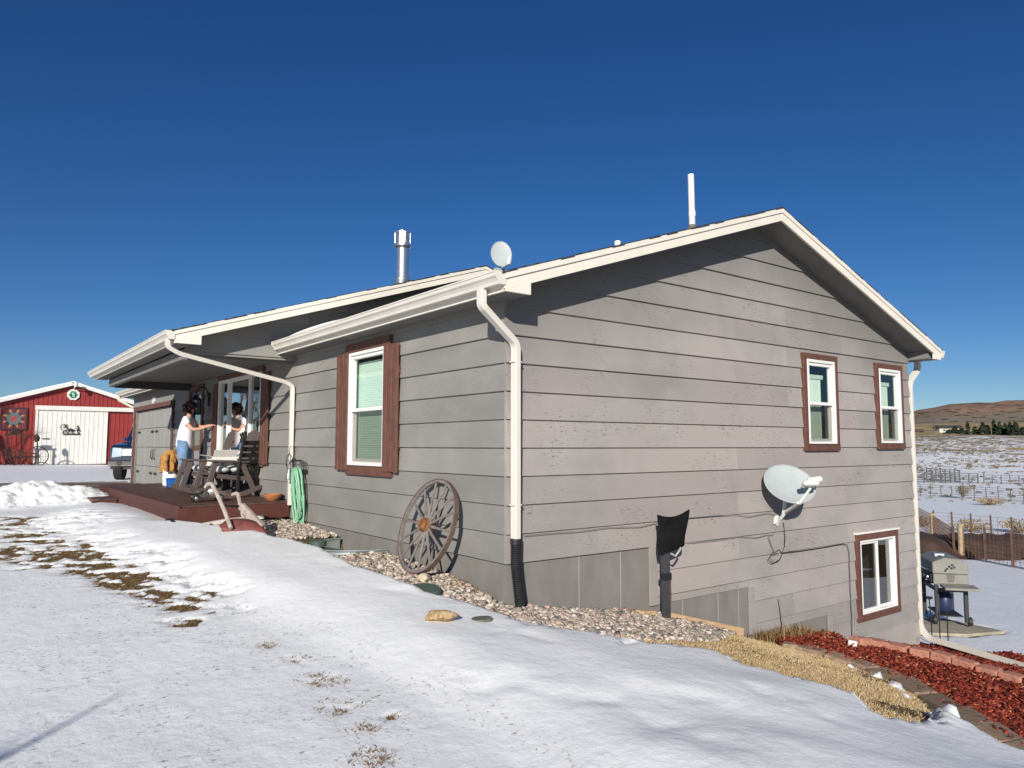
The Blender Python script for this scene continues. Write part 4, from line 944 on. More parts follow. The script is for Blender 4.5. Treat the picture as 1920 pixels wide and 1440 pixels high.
# ------------------------------------------------------------------ stones and small ground things by the wall
rb = rock_bases(8, 3, 41)
def stone(u, v, sx, sy, sz, mat, name, label, cat, bi, rz=0, dz=0., g_=None, at_=None):
    p = np.array(at_) if at_ is not None else on_ground(u, v); V, Fx = rb[bi]
    V = V*np.array([sx, sy, sz]); V = V+np.random.default_rng(bi).normal(0, min(sx, sz)*.025, V.shape)
    o = np_mesh(name, V, Fx, mat, smooth=False); o.location = (p[0], p[1], tz(p[0], p[1])+dz); o.rotation_euler = (.05, .04, rz); return tag(o, label, cat, g_)
TANR = M('tan_sandstone', (.24, .13, .05), .9, .3, 16, 1.0, 35, col2=(.52, .40, .24), stretch=(2.2, 2.2, .8))
stone(826, 1194, .155, .11, .10, TANR, 'rock', 'golden tan lumpy rock sitting in the snow', 'rock', 0, -.6, .150)
stone(352, 992, .13, .1, .07, M('pale_rock', (.58, .50, .38), .9, .2, 9, .6, 40), 'rock', 'small pale rock under the corner of the deck', 'rock', 2, .4, .04, at_=(-1.5, 5.42, 0))
stone(0, 0, .13, .1, .09, M('pale_rock', (.5, .42, .32)), 'rock', 'pale rock wedged behind the wagon wheel', 'rock', 3, 1.0, .05, at_=(-.42, .80, 0))
p = on_ground(903, 1188); o = MB().prism([(.13*math.cos(t)*1.0, .10*math.sin(t), 0) for t in np.linspace(0, 6.28, 12)[:-1]], (0, 0, .04)).build('paver', M('grey_stone', (.13, .125, .10), .9, .25, 9, .5, 40), bevel=.008)
o.location = (p[0], p[1], p[2]+.085); o.scale = (.75, .75, 1); tag(o, 'flat grey paving stone half buried in snow beside the tan rock', 'paver')
p = on_ground(800, 1119); o = MB().lathe([(.17, -.05), (.17, .0), (.155, .018), (.15, .018)], 28, (0, 0, 0)).build('valve_box_lid', M('green_plastic', (.06, .095, .075), .55, .15, 8), bevel=0); o.location = (p[0]-.02, p[1]+.05, p[2]+.055); o.rotation_euler = (.05, -.1, 0); o.scale = (1, 1.2, 1); tag(o, 'round dark green irrigation box lid at the gravel edge', 'lid')
# second lid close to the deck
p = on_ground(600, 1020); o = MB().lathe([(.11, -.05), (.11, .012), (.09, .02)], 20).build('valve_box_lid', MATS['green_plastic']); o.location = (p[0]-.03, p[1], p[2]+.03); tag(o, 'small green lid set in the gravel near the garden hose', 'lid')
# galvanised window well
ww_ = thing('window_well', 'half round galvanised steel window well in the gravel', 'window well', (0, 3.02, -.2))
pts = [(-.03-.70*math.sin(t), -.66*math.cos(t)) for t in np.linspace(0, math.pi, 25)]
mb = MB(); vs = []; fs = []
for i, (x, y) in enumerate(pts):
    L = math.hypot(x, y) or 1
    for zz, off in ((.075, .012), (.06, .0), (.0, .006), (-.05, -.004), (-.10, .006), (-.16, -.004), (-.5, 0)): vs.append((x+x/L*off, y+y/L*off, zz))
for i in range(24):
    for k in range(6): fs.append((i*7+k, i*7+k+1, i*7+8+k, i*7+7+k))
mb.add(vs, fs); o = mb.build('corrugated_wall', M('zinc', (.34, .40, .39), .42, .15, 8, .1, 30, metal=.55), ww_, smooth=True)
MB().tube([(x, y, .078) for x, y in pts], .011, 6).build('rolled_rim', MATS['zinc'], ww_)
mb = MB(); mb.prism([(x*.97, y*.97, -.30) for x, y in pts], (0, 0, .02)); mb.build('well_floor', M('well_gravel', (.33, .28, .23), .9, .4, 30, .8, 40), ww_)

# wagon wheel leaning on the wall
wh = thing('wagon_wheel', 'weathered grey wooden wagon wheel leaning on the front wall', 'wheel', (0, 0, 0))
WGREY = M('weathered_wood', (.17, .148, .138), .85, .28, 12, .5, 60, stretch=(1, 1, 1)); RUST = M('rust', (.24, .10, .035), .8, .4, 20, .5, 80, metal=.2)
bt = Vector((-.40, 1.07, tz(-.40, 1.07)+.03)); tp = Vector((-.055, 1.09, .765)); ax_ = (tp-bt); Dm = ax_.length; Rw = Dm/2-.005; ct = (bt+tp)/2
e1 = ax_.normalized(); e2 = Vector((0, 1, 0)); e2 = (e2-e1*e2.dot(e1)).normalized(); nn_ = e1.cross(e2)
if nn_.x > 0: nn_ = -nn_
def cir(r, k=64, off=0): return [ct+e1*(r*math.cos(t))+e2*(r*math.sin(t))+nn_*off for t in np.linspace(0, 2*math.pi, k+1)[:-1]]
def ring(ri, ro, th):
    m = MB(); k = 56; q = [cir(ri, k, -th), cir(ro, k, -th), cir(ro, k, th), cir(ri, k, th)]; vs = [p for rr in q for p in rr]; fs = []
    for a in range(4):
        b_ = (a+1) % 4
        for i in range(k): fs.append((a*k+i, a*k+(i+1) % k, b_*k+(i+1) % k, b_*k+i))
    return m.add(vs, fs)
ring(Rw-.040, Rw-.008, .018).build('felloe', WGREY, wh, smooth=True); ring(Rw-.009, Rw, .024).build('iron_tyre', M('dark_rust', (.10, .065, .05), .75, .3, 20), wh, smooth=True)
for k in range(14):
    t = 2*math.pi*(k+.35)/14; d = e1*math.cos(t)+e2*math.sin(t); m = MB(); m.lathe([(.015, 0), (.017, .08), (.013, .25), (.012, Rw-.10)], 8, ct+d*.06+nn_*.01, d-nn_*.03); m.build('spoke', WGREY, wh, smooth=True)
MB().lathe([(.06, -.07), (.072, -.05), (.075, .03), (.055, .07), (.045, .085), (.03, .085), (.028, .02)], 18, ct, nn_).build('hub', RUST, wh, smooth=True)
MB().lathe([(.079, -.045), (.079, -.028)], 18, ct, nn_).build('hub_band', MATS['dark_rust'], wh); MB().lathe([(.066, .045), (.066, .06)], 18, ct, nn_).build('hub_band', MATS['dark_rust'], wh)

# old walking plow
pl = thing('walking_plow', 'antique walking plow with bent wooden handles and a red mouldboard', 'plow', (-1.15, 4.0, 0))
gz = tz(-1.2, 4.0)
HND = M('silver_wood', (.34, .29, .26), .85, .25, 12, .5, 50)
def pxw(u, v, y): return on_y(u, v, y)
h1 = [pxw(384, 914, 4.55), pxw(390, 907, 4.52), pxw(397, 907, 4.45), pxw(404, 920, 4.4), pxw(420, 955, 4.2), pxw(433, 990, 4.0)]
h2 = [pxw(432, 932, 4.75), pxw(438, 926, 4.7), pxw(446, 925, 4.65), pxw(450, 945, 4.6), pxw(458, 975, 4.4), pxw(466, 1000, 4.2)]
for hh in (h1, h2): wp(MB().tube(bend(hh, .06, 4), [.020]*2+[.026]*(len(bend(hh, .06, 4))-2), 8), 'handle', HND, pl, smooth=True)
wp(MB().bar(pxw(420, 948, 4.25), pxw(455, 950, 4.5), .02, .03), 'crossbar', IRON, pl)
b0, b1 = pxw(452, 948, 4.35), pxw(492, 990, 4.0)
wp(MB().bar(b0, b1, .07, .10), 'beam', HND, pl, bevel=.012)
c = pxw(462, 1004, 3.95); vs = []; fs = []
for i in range(9):
    for k in range(7):
        a, h_ = i/8, k/6; bw = math.sqrt(max(.02, 1-(2*a-1)**2)); vs.append((c[0]-.27+.52*a, c[1]+.10-.20*a+.25*(h_-.5)**2+.10*h_, gz+.16+(h_-.5)*.27*bw-.05*a))
for i in range(8):
    for k in range(6): fs.append((i*7+k, i*7+7+k, i*7+8+k, i*7+k+1))
o = wp(MB().add(vs, fs), 'mouldboard', M('faded_red', (.15, .045, .038), .6, .3, 9, .2, 40), pl, smooth=True); o.modifiers.new('s', 'SOLIDIFY').thickness = .012
wp(MB().bar((c[0]+.18, c[1]-.05, gz+.02), (c[0]+.34, c[1]-.02, gz+.05), .05, .09), 'landside', M('steel_dark', (.10, .10, .11), .5, .2, 8, metal=.6), pl)
wp(MB().bar(b1, (c[0]+.10, c[1], gz+.05), .035, .05), 'shank', IRON, pl)

# ------------------------------------------------------------------ garden hose, hanger, downspout ornament
HOSE = M('hose_green', (.20, .42, .27), .5, .15, 6)
hs_ = thing('garden_hose', 'pale green garden hose coiled on its wall hanger', 'hose', (-.1, 5.05, .3))
rj = random.Random(4)
for k in range(9):
    dy = rj.uniform(-.10, .10); dx = rj.uniform(-.05, .05); ln = rj.uniform(.62, .92); m = MB(); pts = []
    for i in range(33):
        t = 2*math.pi*i/32; yy = math.sin(t)*(.10+.03*rj.random())+dy*.4; zz = .78-ln/2+math.cos(t)*ln/2
        pts.append((-.10+dx-.02*math.cos(t), 5.05+yy-.05*(1-math.cos(t))*.5+dy*.3, zz))
    wp(m.tube(pts[:-1], .0125, 7, closed=True), 'hose_loop', HOSE, hs_, smooth=True)
tail = [(-.13, 5.02, .05), (-.16, 5.02, -.03), (-.30, 4.95, tz(-.3, 4.95)+.03), (-.55, 5.02, tz(-.55, 5.02)+.03), (-.85, 5.12, tz(-.85, 5.12)+.03), (-1.1, 4.9, tz(-1.1, 4.9)+.03)]
wp(MB().tube(bend(tail, .12, 6), .0125, 7), 'hose_tail', HOSE, hs_, smooth=True)
hg = thing('hose_hanger', 'black iron hose hanger with a scrolled bracket', 'hanger', (-.05, 5.05, .8))
for dy in (-.10, .0, .10): wp(MB().tube([(-.02, 5.05+dy, .72), (-.02, 5.05+dy, .86), (-.10, 5.05+dy, .90), (-.20, 5.05+dy, .88), (-.20, 5.05+dy, .82)], .007, 6), 'hook', IRON, hg)
wp(MB().box(-.026, -.012, 4.94, 5.16, .70, .76), 'back_plate', IRON, hg)
orn = thing('wire_ornament', 'small bell shaped wire ornament hanging beside the hose', 'ornament', (-.13, 5.36, .7))
wp(MB().tube([(-.03, 5.36, 1.10), (-.12, 5.36, 1.10), (-.13, 5.36, 1.0)], .005, 6), 'hook', IRON, orn)
for k in range(8):
    t = k*math.pi/4; wp(MB().tube([(-.13, 5.36, 1.0), (-.13+.05*math.cos(t), 5.36+.05*math.sin(t), .93), (-.13+.055*math.cos(t+.5), 5.36+.055*math.sin(t+.5), .84), (-.13+.03*math.cos(t+1), 5.36+.03*math.sin(t+1), .76)], .004, 5), 'wire', IRON, orn)
wp(MB().lathe([(.02, .76), (.03, .72), (.05, .66), (.055, .60), (.06, .595)], 14, (-.13, 5.36, 0)), 'bell', M('pewter', (.30, .32, .30), .4, metal=.7), orn, smooth=True)
p = (-.12, 5.92, DZ); o = MB().lathe([(.10, 0), (.155, .05), (.185, .105), (.19, .125), (.175, .125), (.14, .05), (.02, .03)], 24).build('clay_bowl', M('terracotta', (.36, .14, .06), .8, .2, 8), smooth=True); o.location = (-.19, 5.88, DZ+.002); o.scale = (.8, .8, .8); tag(o, 'wide terracotta plant bowl on the deck by the downspout', 'bowl')

# ------------------------------------------------------------------ chairs and clutter on the deck
POLY = M('brown_poly_lumber', (.085, .066, .060), .55, .15, 8, .15, 50)
def rocker(name, label, loc, rz):
    t = thing(name, label, 'chair', loc, rz, None)
    for s_ in (-1, 1):
        y = s_*.30
        pts = [(x, y, .035+.19*(x/.62)**2) for x in np.linspace(-.52, .46, 13)]
        MB().tube(pts, 0, flat=(.022, .036)).build('rocker', POLY, t)
        MB().bar((.38, y, .10), (.24, y, .60), .045, .085, (1, 0, 0)).build('front_leg', POLY, t, bevel=.006)
        MB().bar((-.40, y, .12), (-.18, y, .58), .045, .085, (1, 0, 0)).build('rear_leg', POLY, t, bevel=.006)
        MB().bar((.32, y*1.03, .605), (-.30, y*1.03, .585), .10, .03).build('armrest', POLY, t, bevel=.006)
        MB().bar((.30, y*.86, .37), (-.30, y*.86, .30), .03, .07).build('seat_rail', POLY, t)
    for i in range(5): x = .28-i*.115; MB().box(x-.05, x+.05, -.255, .255, .375-(.28-x)*.115, .398-(.28-x)*.115).build('seat_slat', POLY, t, bevel=.004)
    for i in range(5):
        y = -.216+i*.108; MB().bar((-.26, y*.96, .33), (-.50, y, 1.13-abs(i-2)*.02), .088, .022, (1, 0, 0)).build('back_slat', POLY, t, bevel=.004)
    for z in (.45, .95): x = -.26-.30*(z-.33)-.02; MB().box(x-.03, x-.005, -.26, .26, z-.04, z+.04).build('back_rail', POLY, t)
    return t
CH1, CH2 = (-.55, 7.25, DZ), (-.60, 8.45, DZ)
rocker('rocking_chair', 'brown slatted rocking chair behind the toy truck', CH1, math.pi+.05)
rocker('rocking_chair', 'brown slatted rocking chair nearer the entry door', CH2, math.pi-.06)
CUSH = M('grey_cushion', (.52, .55, .52), .9, .1, 8, .3, 60)
for c_, lb in ((CH1, 'pale grey rolled cushions on the rocking chair behind the toy truck'), (CH2, 'pale grey rolled cushions on the rocking chair nearer the door')):
    t = thing('seat_cushion', lb, 'cushion', (c_[0], c_[1], c_[2]+.40))
    MB().blob((-.05, -.02, .055), .12, .24, .06, 16, 8, .03, 1).build('cushion', CUSH, t, smooth=True); MB().blob((.14, .02, .06), .10, .23, .065, 16, 8, .03, 2).build('cushion', CUSH, t, smooth=True)
# black stacking chair with pierced back, by the window
bc = thing('plastic_chair', 'black plastic chair with a pierced back against the porch wall', 'chair', (-.30, 7.2, DZ), math.pi*.62); bc.scale = (.88, .88, .9)
for x in (-.2, .2):
    for y in (-.2, .2): MB().bar((x*1.12, y*1.12, 0), (x, y, .42), .045, .035).build('leg', BLACK, bc)
MB().box(-.23, .24, -.23, .23, .42, .45).build('seat', BLACK, bc, bevel=.01)
for i in range(5): z = .50+i*.115; x = -.22-(z-.45)*.18; MB().box(x-.012, x+.012, -.23, .23, z, z+.085).build('back_slat', BLACK, bc, bevel=.004)
for y in (-.235, .215): MB().bar((-.21, y+.01, .43), (-.36, y+.01, 1.08), .03, .05, (1, 0, 0)).build('back_post', BLACK, bc)
for y in (-.25, .25): MB().bar((-.26, y, .66), (.22, y, .64), .05, .03).build('armrest', BLACK, bc); MB().bar((.2, y, .64), (.22, y, .42), .03, .04).build('arm_post', BLACK, bc)
# side table with an open white carton
tb = thing('side_table', 'small dark side table between the rocking chairs', 'table', (-.42, 7.85, DZ))
MB().box(-.26, .26, -.24, .24, .46, .50).build('table_top', POLY, tb, bevel=.006)
for x in (-.21, .21):
    for y in (-.19, .19): MB().box(x-.025, x+.025, y-.025, y+.025, 0, .46).build('leg', POLY, tb)
CARD = M('white_card', (.68, .67, .63), .7, .05, 5)
bx_ = thing('carton', 'open white carton with raised flaps on the side table', 'box', (-.42, 7.85, DZ+.502))
for a, b_, c_, d_ in ((-.21, .21, -.17, -.165), (-.21, .21, .165, .17), (-.21, -.205, -.165, .165), (.205, .21, -.165, .165)): MB().box(a, b_, c_, d_, 0, .16).build('side_panel', CARD, bx_)
MB().box(-.205, .205, -.165, .165, .0, .01).build('base_panel', CARD, bx_)
MB().bar((.208, 0, .16), (.32, 0, .26), .33, .005).build('flap', CARD, bx_); MB().bar((-.208, 0, .16), (-.34, 0, .19), .33, .005).build('flap', CARD, bx_); MB().bar((0, -.168, .16), (0, -.25, .28), .40, .005, (0, 1, 1)).build('flap', CARD, bx_)
# white drum, coat, blue tote
pd = on_x(320, 902, -.62)
dx_, dy_ = -.62, 11.35
pd = on_y(320, 880, dy_); dx_ = pd[0]
dr_ = thing('white_drum', 'white plastic drum on the far end of the deck under a tan coat', 'drum', (dx_, dy_, DZ))
MB().lathe([(.13, 0), (.15, .02), (.15, .13), (.156, .14), (.156, .16), (.15, .17), (.15, .40), (.14, .43), (.09, .46)], 20).build('barrel', M('white_plastic', (.80, .80, .77), .45, .05, 6), dr_, smooth=True); MB().lathe([(.145, .405), (.155, .41), (.155, .43), (.145, .435)], 20).build('lid_ring', MATS['white_plastic'], dr_)
vs = []; fs = []; nR, nS = 13, 28
for i in range(nR):
    for k in range(nS):
        t = 2*math.pi*k/nS; h_ = i/(nR-1); r = (.20+.05*math.sin(3*t+1)*(1-h_)+.03*math.sin(7*t)*(1-h_)+.02*math.sin(13*t+i))*(1-.9*max(0, h_-.68)**1.2*2.2 if h_ > .68 else 1)
        r = max(r, .02); vs.append((r*math.cos(t), r*1.05*math.sin(t), .30+.46*h_+.03*math.sin(2*t)*(1-h_)))
for i in range(nR-1):
    for k in range(nS): fs.append((i*nS+k, i*nS+(k+1) % nS, (i+1)*nS+(k+1) % nS, (i+1)*nS+k))
fs.append(tuple(range((nR-1)*nS, nR*nS)))
ct_ = thing('work_coat', 'tan canvas work coat draped over the white drum', 'coat', (dx_, dy_, DZ)); CANV = M('tan_canvas', (.34, .175, .055), .9, .3, 9, .5, 30)
o = MB().add(vs, fs).build('coat_body', CANV, ct_, smooth=True); MB().tube([(-.12, -.17, .66), (-.17, -.24, .50), (-.14, -.24, .32)], [.06, .055, .045], 10).build('sleeve', CANV, ct_, smooth=True); MB().tube([(.10, -.18, .66), (.15, -.25, .50), (.12, -.24, .34)], [.06, .055, .045], 10).build('sleeve', CANV, ct_, smooth=True)
pb = on_y(325, 897, 10.75); bl = thing('storage_tote', 'bright blue plastic tote on the deck near the white drum', 'tote', (pb[0], 10.75, DZ)); BLU = M('blue_plastic', (.015, .11, .42), .4)
MB().prism([(-.10, -.13, 0), (.10, -.13, 0), (.12, -.15, .17), (-.12, -.15, .17)], (0, .27, 0)).build('bin', BLU, bl, bevel=.01); MB().box(-.13, .13, -.16, .14, .172, .19).build('rim', BLU, bl, bevel=.005)
# toy truck of grey metal with a wire basket bed
tt = thing('toy_truck', 'small grey metal toy truck planter with a wire basket bed', 'toy truck', (-1.03, 6.25, DZ), .0); tt.scale = (.8, .8, .95)
GREYM = M('toy_grey', (.10, .10, .10), .5, .2, 10, metal=.4); WIRE = M('pinkish_wire', (.30, .22, .20), .5, .2, 9, metal=.4)
MB().prism([(-.34, -.07, .07), (-.05, -.07, .07), (-.05, -.07, .16), (-.12, -.07, .165), (-.15, -.07, .12), (-.33, -.07, .11)], (0, .14, 0)).build('cab', GREYM, tt, bevel=.008)
MB().blob((-.20, 0, .165), .09, .075, .035, 14, 7).build('roof', GREYM, tt, smooth=True)
for x in (-.27, .17):
    for y in (-.095, .075):
        wl = MB().lathe([(.035, -.012), (.055, -.018), (.062, -.008), (.062, .008), (.055, .018), (.035, .012)], 18, (x, y+.01, .062), (0, 1, 0)).build('wheel', BLACK, tt, smooth=True); MB().lathe([(.03, -.016), (.022, -.022)], 12, (x, y+.01, .062), (0, 1, 0)).build('hub', GALV, wl)
MB().box(-.05, .26, -.065, .065, .065, .078).build('bed_floor', GREYM, tt)
mb = MB()
for z in (.08, .105, .13, .155):
    for a, b_ in (((-.04, -.065), (.26, -.065)), ((-.04, .065), (.26, .065)), ((.26, -.065), (.26, .065))): mb.bar((*a, z), (*b_, z), .005, .005)
for x in np.linspace(-.04, .26, 9):
    for y in (-.065, .065): mb.bar((x, y, .07), (x, y, .158), .005, .005)
mb.build('wire_basket', WIRE, tt); MB().blob((.02, 0, .15), .07, .05, .055, 12, 7, .1, 3).build('basket_filling', CARD, tt, smooth=True)
# wall lantern beside the door
ln_ = thing('wall_lantern', 'black iron lantern on a curled bracket beside the entry door', 'lantern', (0, 10.45, 2.0))
wp(MB().box(-.03, -.005, 10.38, 10.52, 1.95, 2.22), 'back_plate', IRON, ln_, bevel=.004)
wp(MB().tube([(-.02, 10.45, 2.12)]+[(-.14+.11*math.cos(t), 10.45, 2.22+.11*math.sin(t)) for t in np.linspace(-.3, math.pi, 10)]+[(-.25, 10.45, 2.16)], .013, 8), 'bracket', IRON, ln_, smooth=True)
wp(MB().lathe([(.02, 2.17), (.05, 2.13), (.11, 2.07), (.115, 2.055)], 8, (-.25, 10.45, 0)), 'hood', IRON, ln_)
for k in range(8): t = k*math.pi/4; wp(MB().bar((-.25+.10*math.cos(t), 10.45+.10*math.sin(t), 1.76), (-.25+.10*math.cos(t), 10.45+.10*math.sin(t), 2.06), .012, .012), 'cage_bar', IRON, ln_)
wp(MB().lathe([(.11, 1.75), (.11, 1.77)], 8, (-.25, 10.45, 0)), 'base_ring', IRON, ln_); wp(MB().lathe([(.088, 1.77), (.088, 2.05)], 8, (-.25, 10.45, 0), cap=False), 'glass', GLASSD, ln_)
hk = thing('shepherd_hook', 'thin black curved hook rod on the wall beside the garage door', 'hook', (0, 13.3, 1.0)); wp(MB().tube([(-.05, 13.36, 1.0), (-.05, 13.36, 1.6), (-.06, 13.38, 2.0), (-.08, 13.45, 2.2)], .016, 6), 'rod', IRON, hk)

# ------------------------------------------------------------------ gable wall fittings
DISHM = M('dish_grey', (.36, .40, .405), .5, .06, 4); DISHW = M('dish_white', (.60, .61, .60), .5, .05, 6)
def dish(name, label, ct, nrm, a, b_, up=(0, 0, 1), logo=False):
    t = thing(name, label, 'satellite dish', ct); n_ = Vector(nrm).normalized(); sx = n_.cross(Vector(up)).normalized()*-1; sy = n_.cross(sx)
    if sy.z < 0: sy = -sy
    vs, fs = [], []; K, NR = 36, 7; sag = a*.16
    for side, of in ((0, 0), (1, -.012)):
        vs.append(n_*(-sag+of))
        for i in range(1, NR+1):
            r = i/NR
            for k in range(K): th = 2*math.pi*k/K; vs.append(sx*(a*r*math.cos(th))+sy*(b_*r*math.sin(th))+n_*(-sag*(1-r*r)+of))
    def ix(s_, i, k): return s_*(1+NR*K)+(0 if i == 0 else 1+(i-1)*K+k % K)
    for s_ in (0, 1):
        for k in range(K):
            fs.append((ix(s_, 0, 0), ix(s_, 1, k), ix(s_, 1, k+1)))
            for i in range(1, NR): fs.append((ix(s_, i, k), ix(s_, i+1, k), ix(s_, i+1, k+1), ix(s_, i, k+1)))
    for k in range(K): fs.append((ix(0, NR, k), ix(0, NR, k+1), ix(1, NR, k+1), ix(1, NR, k)))
    MB().add(vs, fs).build('reflector', DISHM, t, smooth=True)
    MB().tube([sx*(a*math.cos(x))+sy*(b_*math.sin(x)) for x in np.linspace(0, 2*math.pi, 49)[:-1]], .007, 6, closed=True).build('rim', DISHM, t, smooth=True)
    return t, n_, sx, sy
dc = Vector(on_y(1481, 907, -.30)); dn = Vector((-.34, -.74, .58)).normalized()
t, n_, sx, sy = dish('satellite_dish', 'large oval grey satellite dish bolted to the gable wall', dc, dn, .345, .285)
lnb = Vector(on_y(1521, 906, -.62))-dc; foot = Vector(on_y(1460, 976, -.03))-dc; bk_ = -n_*.10
low = -sy*.29
MB().tube([foot, foot*.62+low*.3-n_*.05, bk_], .024, 10).build('mast', DISHW, t, smooth=True)
MB().bar(low*.92-n_*.06, low+n_*.02, .06, .03).build('arm_clamp', DISHW, t)
MB().bar(foot*.85+Vector((0, -.04, .02)), low*1.02+n_*.03, .05, .035).build('feed_arm', DISHW, t, bevel=.005); MB().bar(low*1.02+n_*.03, lnb+Vector((.02, .02, -.06)), .04, .028).build('feed_arm', DISHW, t, bevel=.004)
hd = MB(); hd.bar(lnb-sx*.11, lnb+sx*.10, .075, .07); hd.build('receiver_head', DISHW, t, bevel=.02)
MB().bar(lnb-sx*.05+Vector((0, 0, .03)), lnb+sx*.15+Vector((0, 0, .05)), .07, .075).build('feed_cover', DISHW, t, bevel=.02)
for k in (-1, 0, 1): MB().lathe([(.026, 0), (.028, .05), (.022, .062)], 12, lnb+sx*(.07*k)-n_*.02, -n_).build('feed_horn', DISHW, t, smooth=True)
MB().lathe([(.07, 0), (.07, .012), (.03, .02)], 14, foot+Vector((0, .03, 0)), (0, -1, 0)).build('wall_foot', DISHW, t); MB().bar(foot+Vector((-.09, .01, -.03)), foot+Vector((.05, .01, -.01)), .03, .02).build('foot_bracket', DISHW, t)
rc = Vector(CAM+ray(940, 476)*14.6)
t2, n2, sx2, sy2 = dish('satellite_dish', 'small grey satellite dish on the roof by the porch gable', rc, (-.42, -.80, .30), .205, .29)
MB().tube([(.05, .10, -.75), (.05, .10, -.10), tuple(-n2*.05)], .02, 8).build('mast', DISHM, t2); MB().bar(-sy2*.30-n2*.04, -sy2*.33+sx2*.10+n2*.14, .03, .02).build('feed_arm', DISHM, t2); MB().bar(sx2*.11-sy2*.33+n2*.14, sx2*.15-sy2*.14+n2*.14, .07, .06).build('receiver_head', DISHW, t2, bevel=.01)
MB().box(-.14, .14, -.02, .06, -.36, -.30).build('roof_bracket', DISHM, t2)
# covered box on a post
bp_ = on_ground(1248, 1163); cx_, cy_ = 1.93, -.27
po = thing('covered_post', 'black post with a black cloth bag tied over its head', 'post', (cx_, cy_, -.8))
wp(MB().box(cx_-.038, cx_+.038, cy_-.03, cy_+.03, -1.0, .06), 'post', M('dark_post', (.045, .045, .05), .6, .2, 8), po)
wp(MB().box(cx_-.05, cx_+.05, cy_-.04, cy_+.04, -.31, -.24), 'clamp', BLACK, po)
vs, fs = [], []; NX, NZ = 12, 12; CLO = M('black_cloth', (.009, .009, .010), .9, .3, 6, .6, 18, spec=.1)
for sd in (-1, 1):
    for i in range(NX):
        for j in range(NZ):
            a, h_ = i/(NX-1), j/(NZ-1); tz_ = .385-.05*math.sin(math.pi*a)+.03*a; bz = -.045+.075*a
            x = cx_-.125+.02*(1-h_)+(.53-.11*(1-h_))*a-.012*math.sin(6*h_); bul = .065*math.sin(math.pi*min(1, max(0, a)))**.5*(.55+.45*math.sin(math.pi*min(h_*1.1, 1)))*(1-.75*h_**4)+.004*math.sin(9*a+5*h_)
            vs.append((x, cy_+sd*bul, bz+(tz_-bz)*h_))
q_ = NX*NZ
for sd in (0, 1):
    for i in range(NX-1):
        for j in range(NZ-1): k = sd*q_+i*NZ+j; fs.append((k, k+NZ, k+NZ+1, k+1))
for j in range(NZ-1):
    for i in (0, NX-1): fs.append((i*NZ+j, i*NZ+j+1, q_+i*NZ+j+1, q_+i*NZ+j))
for i in range(NX-1): fs.append((i*NZ+NZ-1, (i+1)*NZ+NZ-1, q_+(i+1)*NZ+NZ-1, q_+i*NZ+NZ-1))
wp(MB().add(vs, fs), 'cloth_bag', CLO, po, smooth=True)
wp(MB().tube([(cx_+.02, cy_-.06, -.03), (cx_+.08, cy_-.07, -.06), (cx_+.13, cy_-.08, -.01), (cx_+.17, cy_-.07, .02)], .012, 6), 'tie_strap', M('silver_strap', (.35, .34, .32), .5), po)
for dx in (.075, .095): wp(MB().tube([(cx_+.05, cy_+.04, .0), (cx_+.05, cy_+.04, -.2), (cx_+dx, cy_+.02, -.28), (cx_+dx+.02, cy_+.03, -.5), (cx_+dx-.02, cy_+.02, -.72), (cx_+.05, cy_, -.84)], .007, 6), 'cable', M('cable_brown', (.14, .09, .07), .6), po)
# cables on the wall
CAB = M('cable_grey', (.16, .155, .15), .6); CABB = M('cable_black', (.03, .03, .03), .6)
def cable(pix, r, label, mat=CAB, d=-.012, name='wall_cable'):
    o = MB().tube([tuple(on_y(u, v, d)) for u, v in pix], r*.8, 6).build(name, mat, smooth=True); tag(o, label, 'cable')
cable([(982, 1004), (1030, 1000), (1090, 996), (1140, 989), (1200, 988), (1240, 978)], .0045, 'thin cable along the siding between the downspout and covered post')
cable([(1292, 971), (1340, 967), (1380, 965), (1405, 969), (1440, 962), (1456, 966)], .0045, 'thin cable along the siding between the covered post and dish')
cable([(1290, 1018), (1350, 1012), (1385, 1006), (1420, 1008), (1437, 1003), (1450, 1003), (1455, 993), (1457, 984)], .0045, 'lower thin cable sagging below the dish')
cable([(1469, 980), (1472, 1005), (1471, 1025), (1466, 1037), (1500, 1033), (1540, 1027), (1580, 1020), (1588, 1021), (1592, 1035), (1594, 1100), (1597, 1160), (1598, 1212)], .006, 'black cable running from the dish down beside the basement window', CABB)
loop = [(1441, 1006), (1446, 1022), (1452, 1036), (1462, 1030), (1467, 1040), (1460, 1052), (1447, 1057), (1440, 1050), (1446, 1040), (1458, 1038), (1464, 1048), (1452, 1055), (1443, 1046), (1450, 1034)]
cable(loop, .005, 'coil of spare cable hanging on the wall under the dish', CABB, -.025)
o = np_mesh('cable_box', *[(lambda b_: (np.array(b_.v), np.array(b_.f)))(MB().box(-.06, .06, -.05, .05, -.03, .05))][0], M('white_plastic', (.8, .8, .77)))
pq = on_ground(1592, 1216); o.location = (pq[0], pq[1]-.05, pq[2]+.06); o.rotation_euler = (.1, .15, .4); tag(o, 'small white plastic cap lying on the red mulch', 'cap')
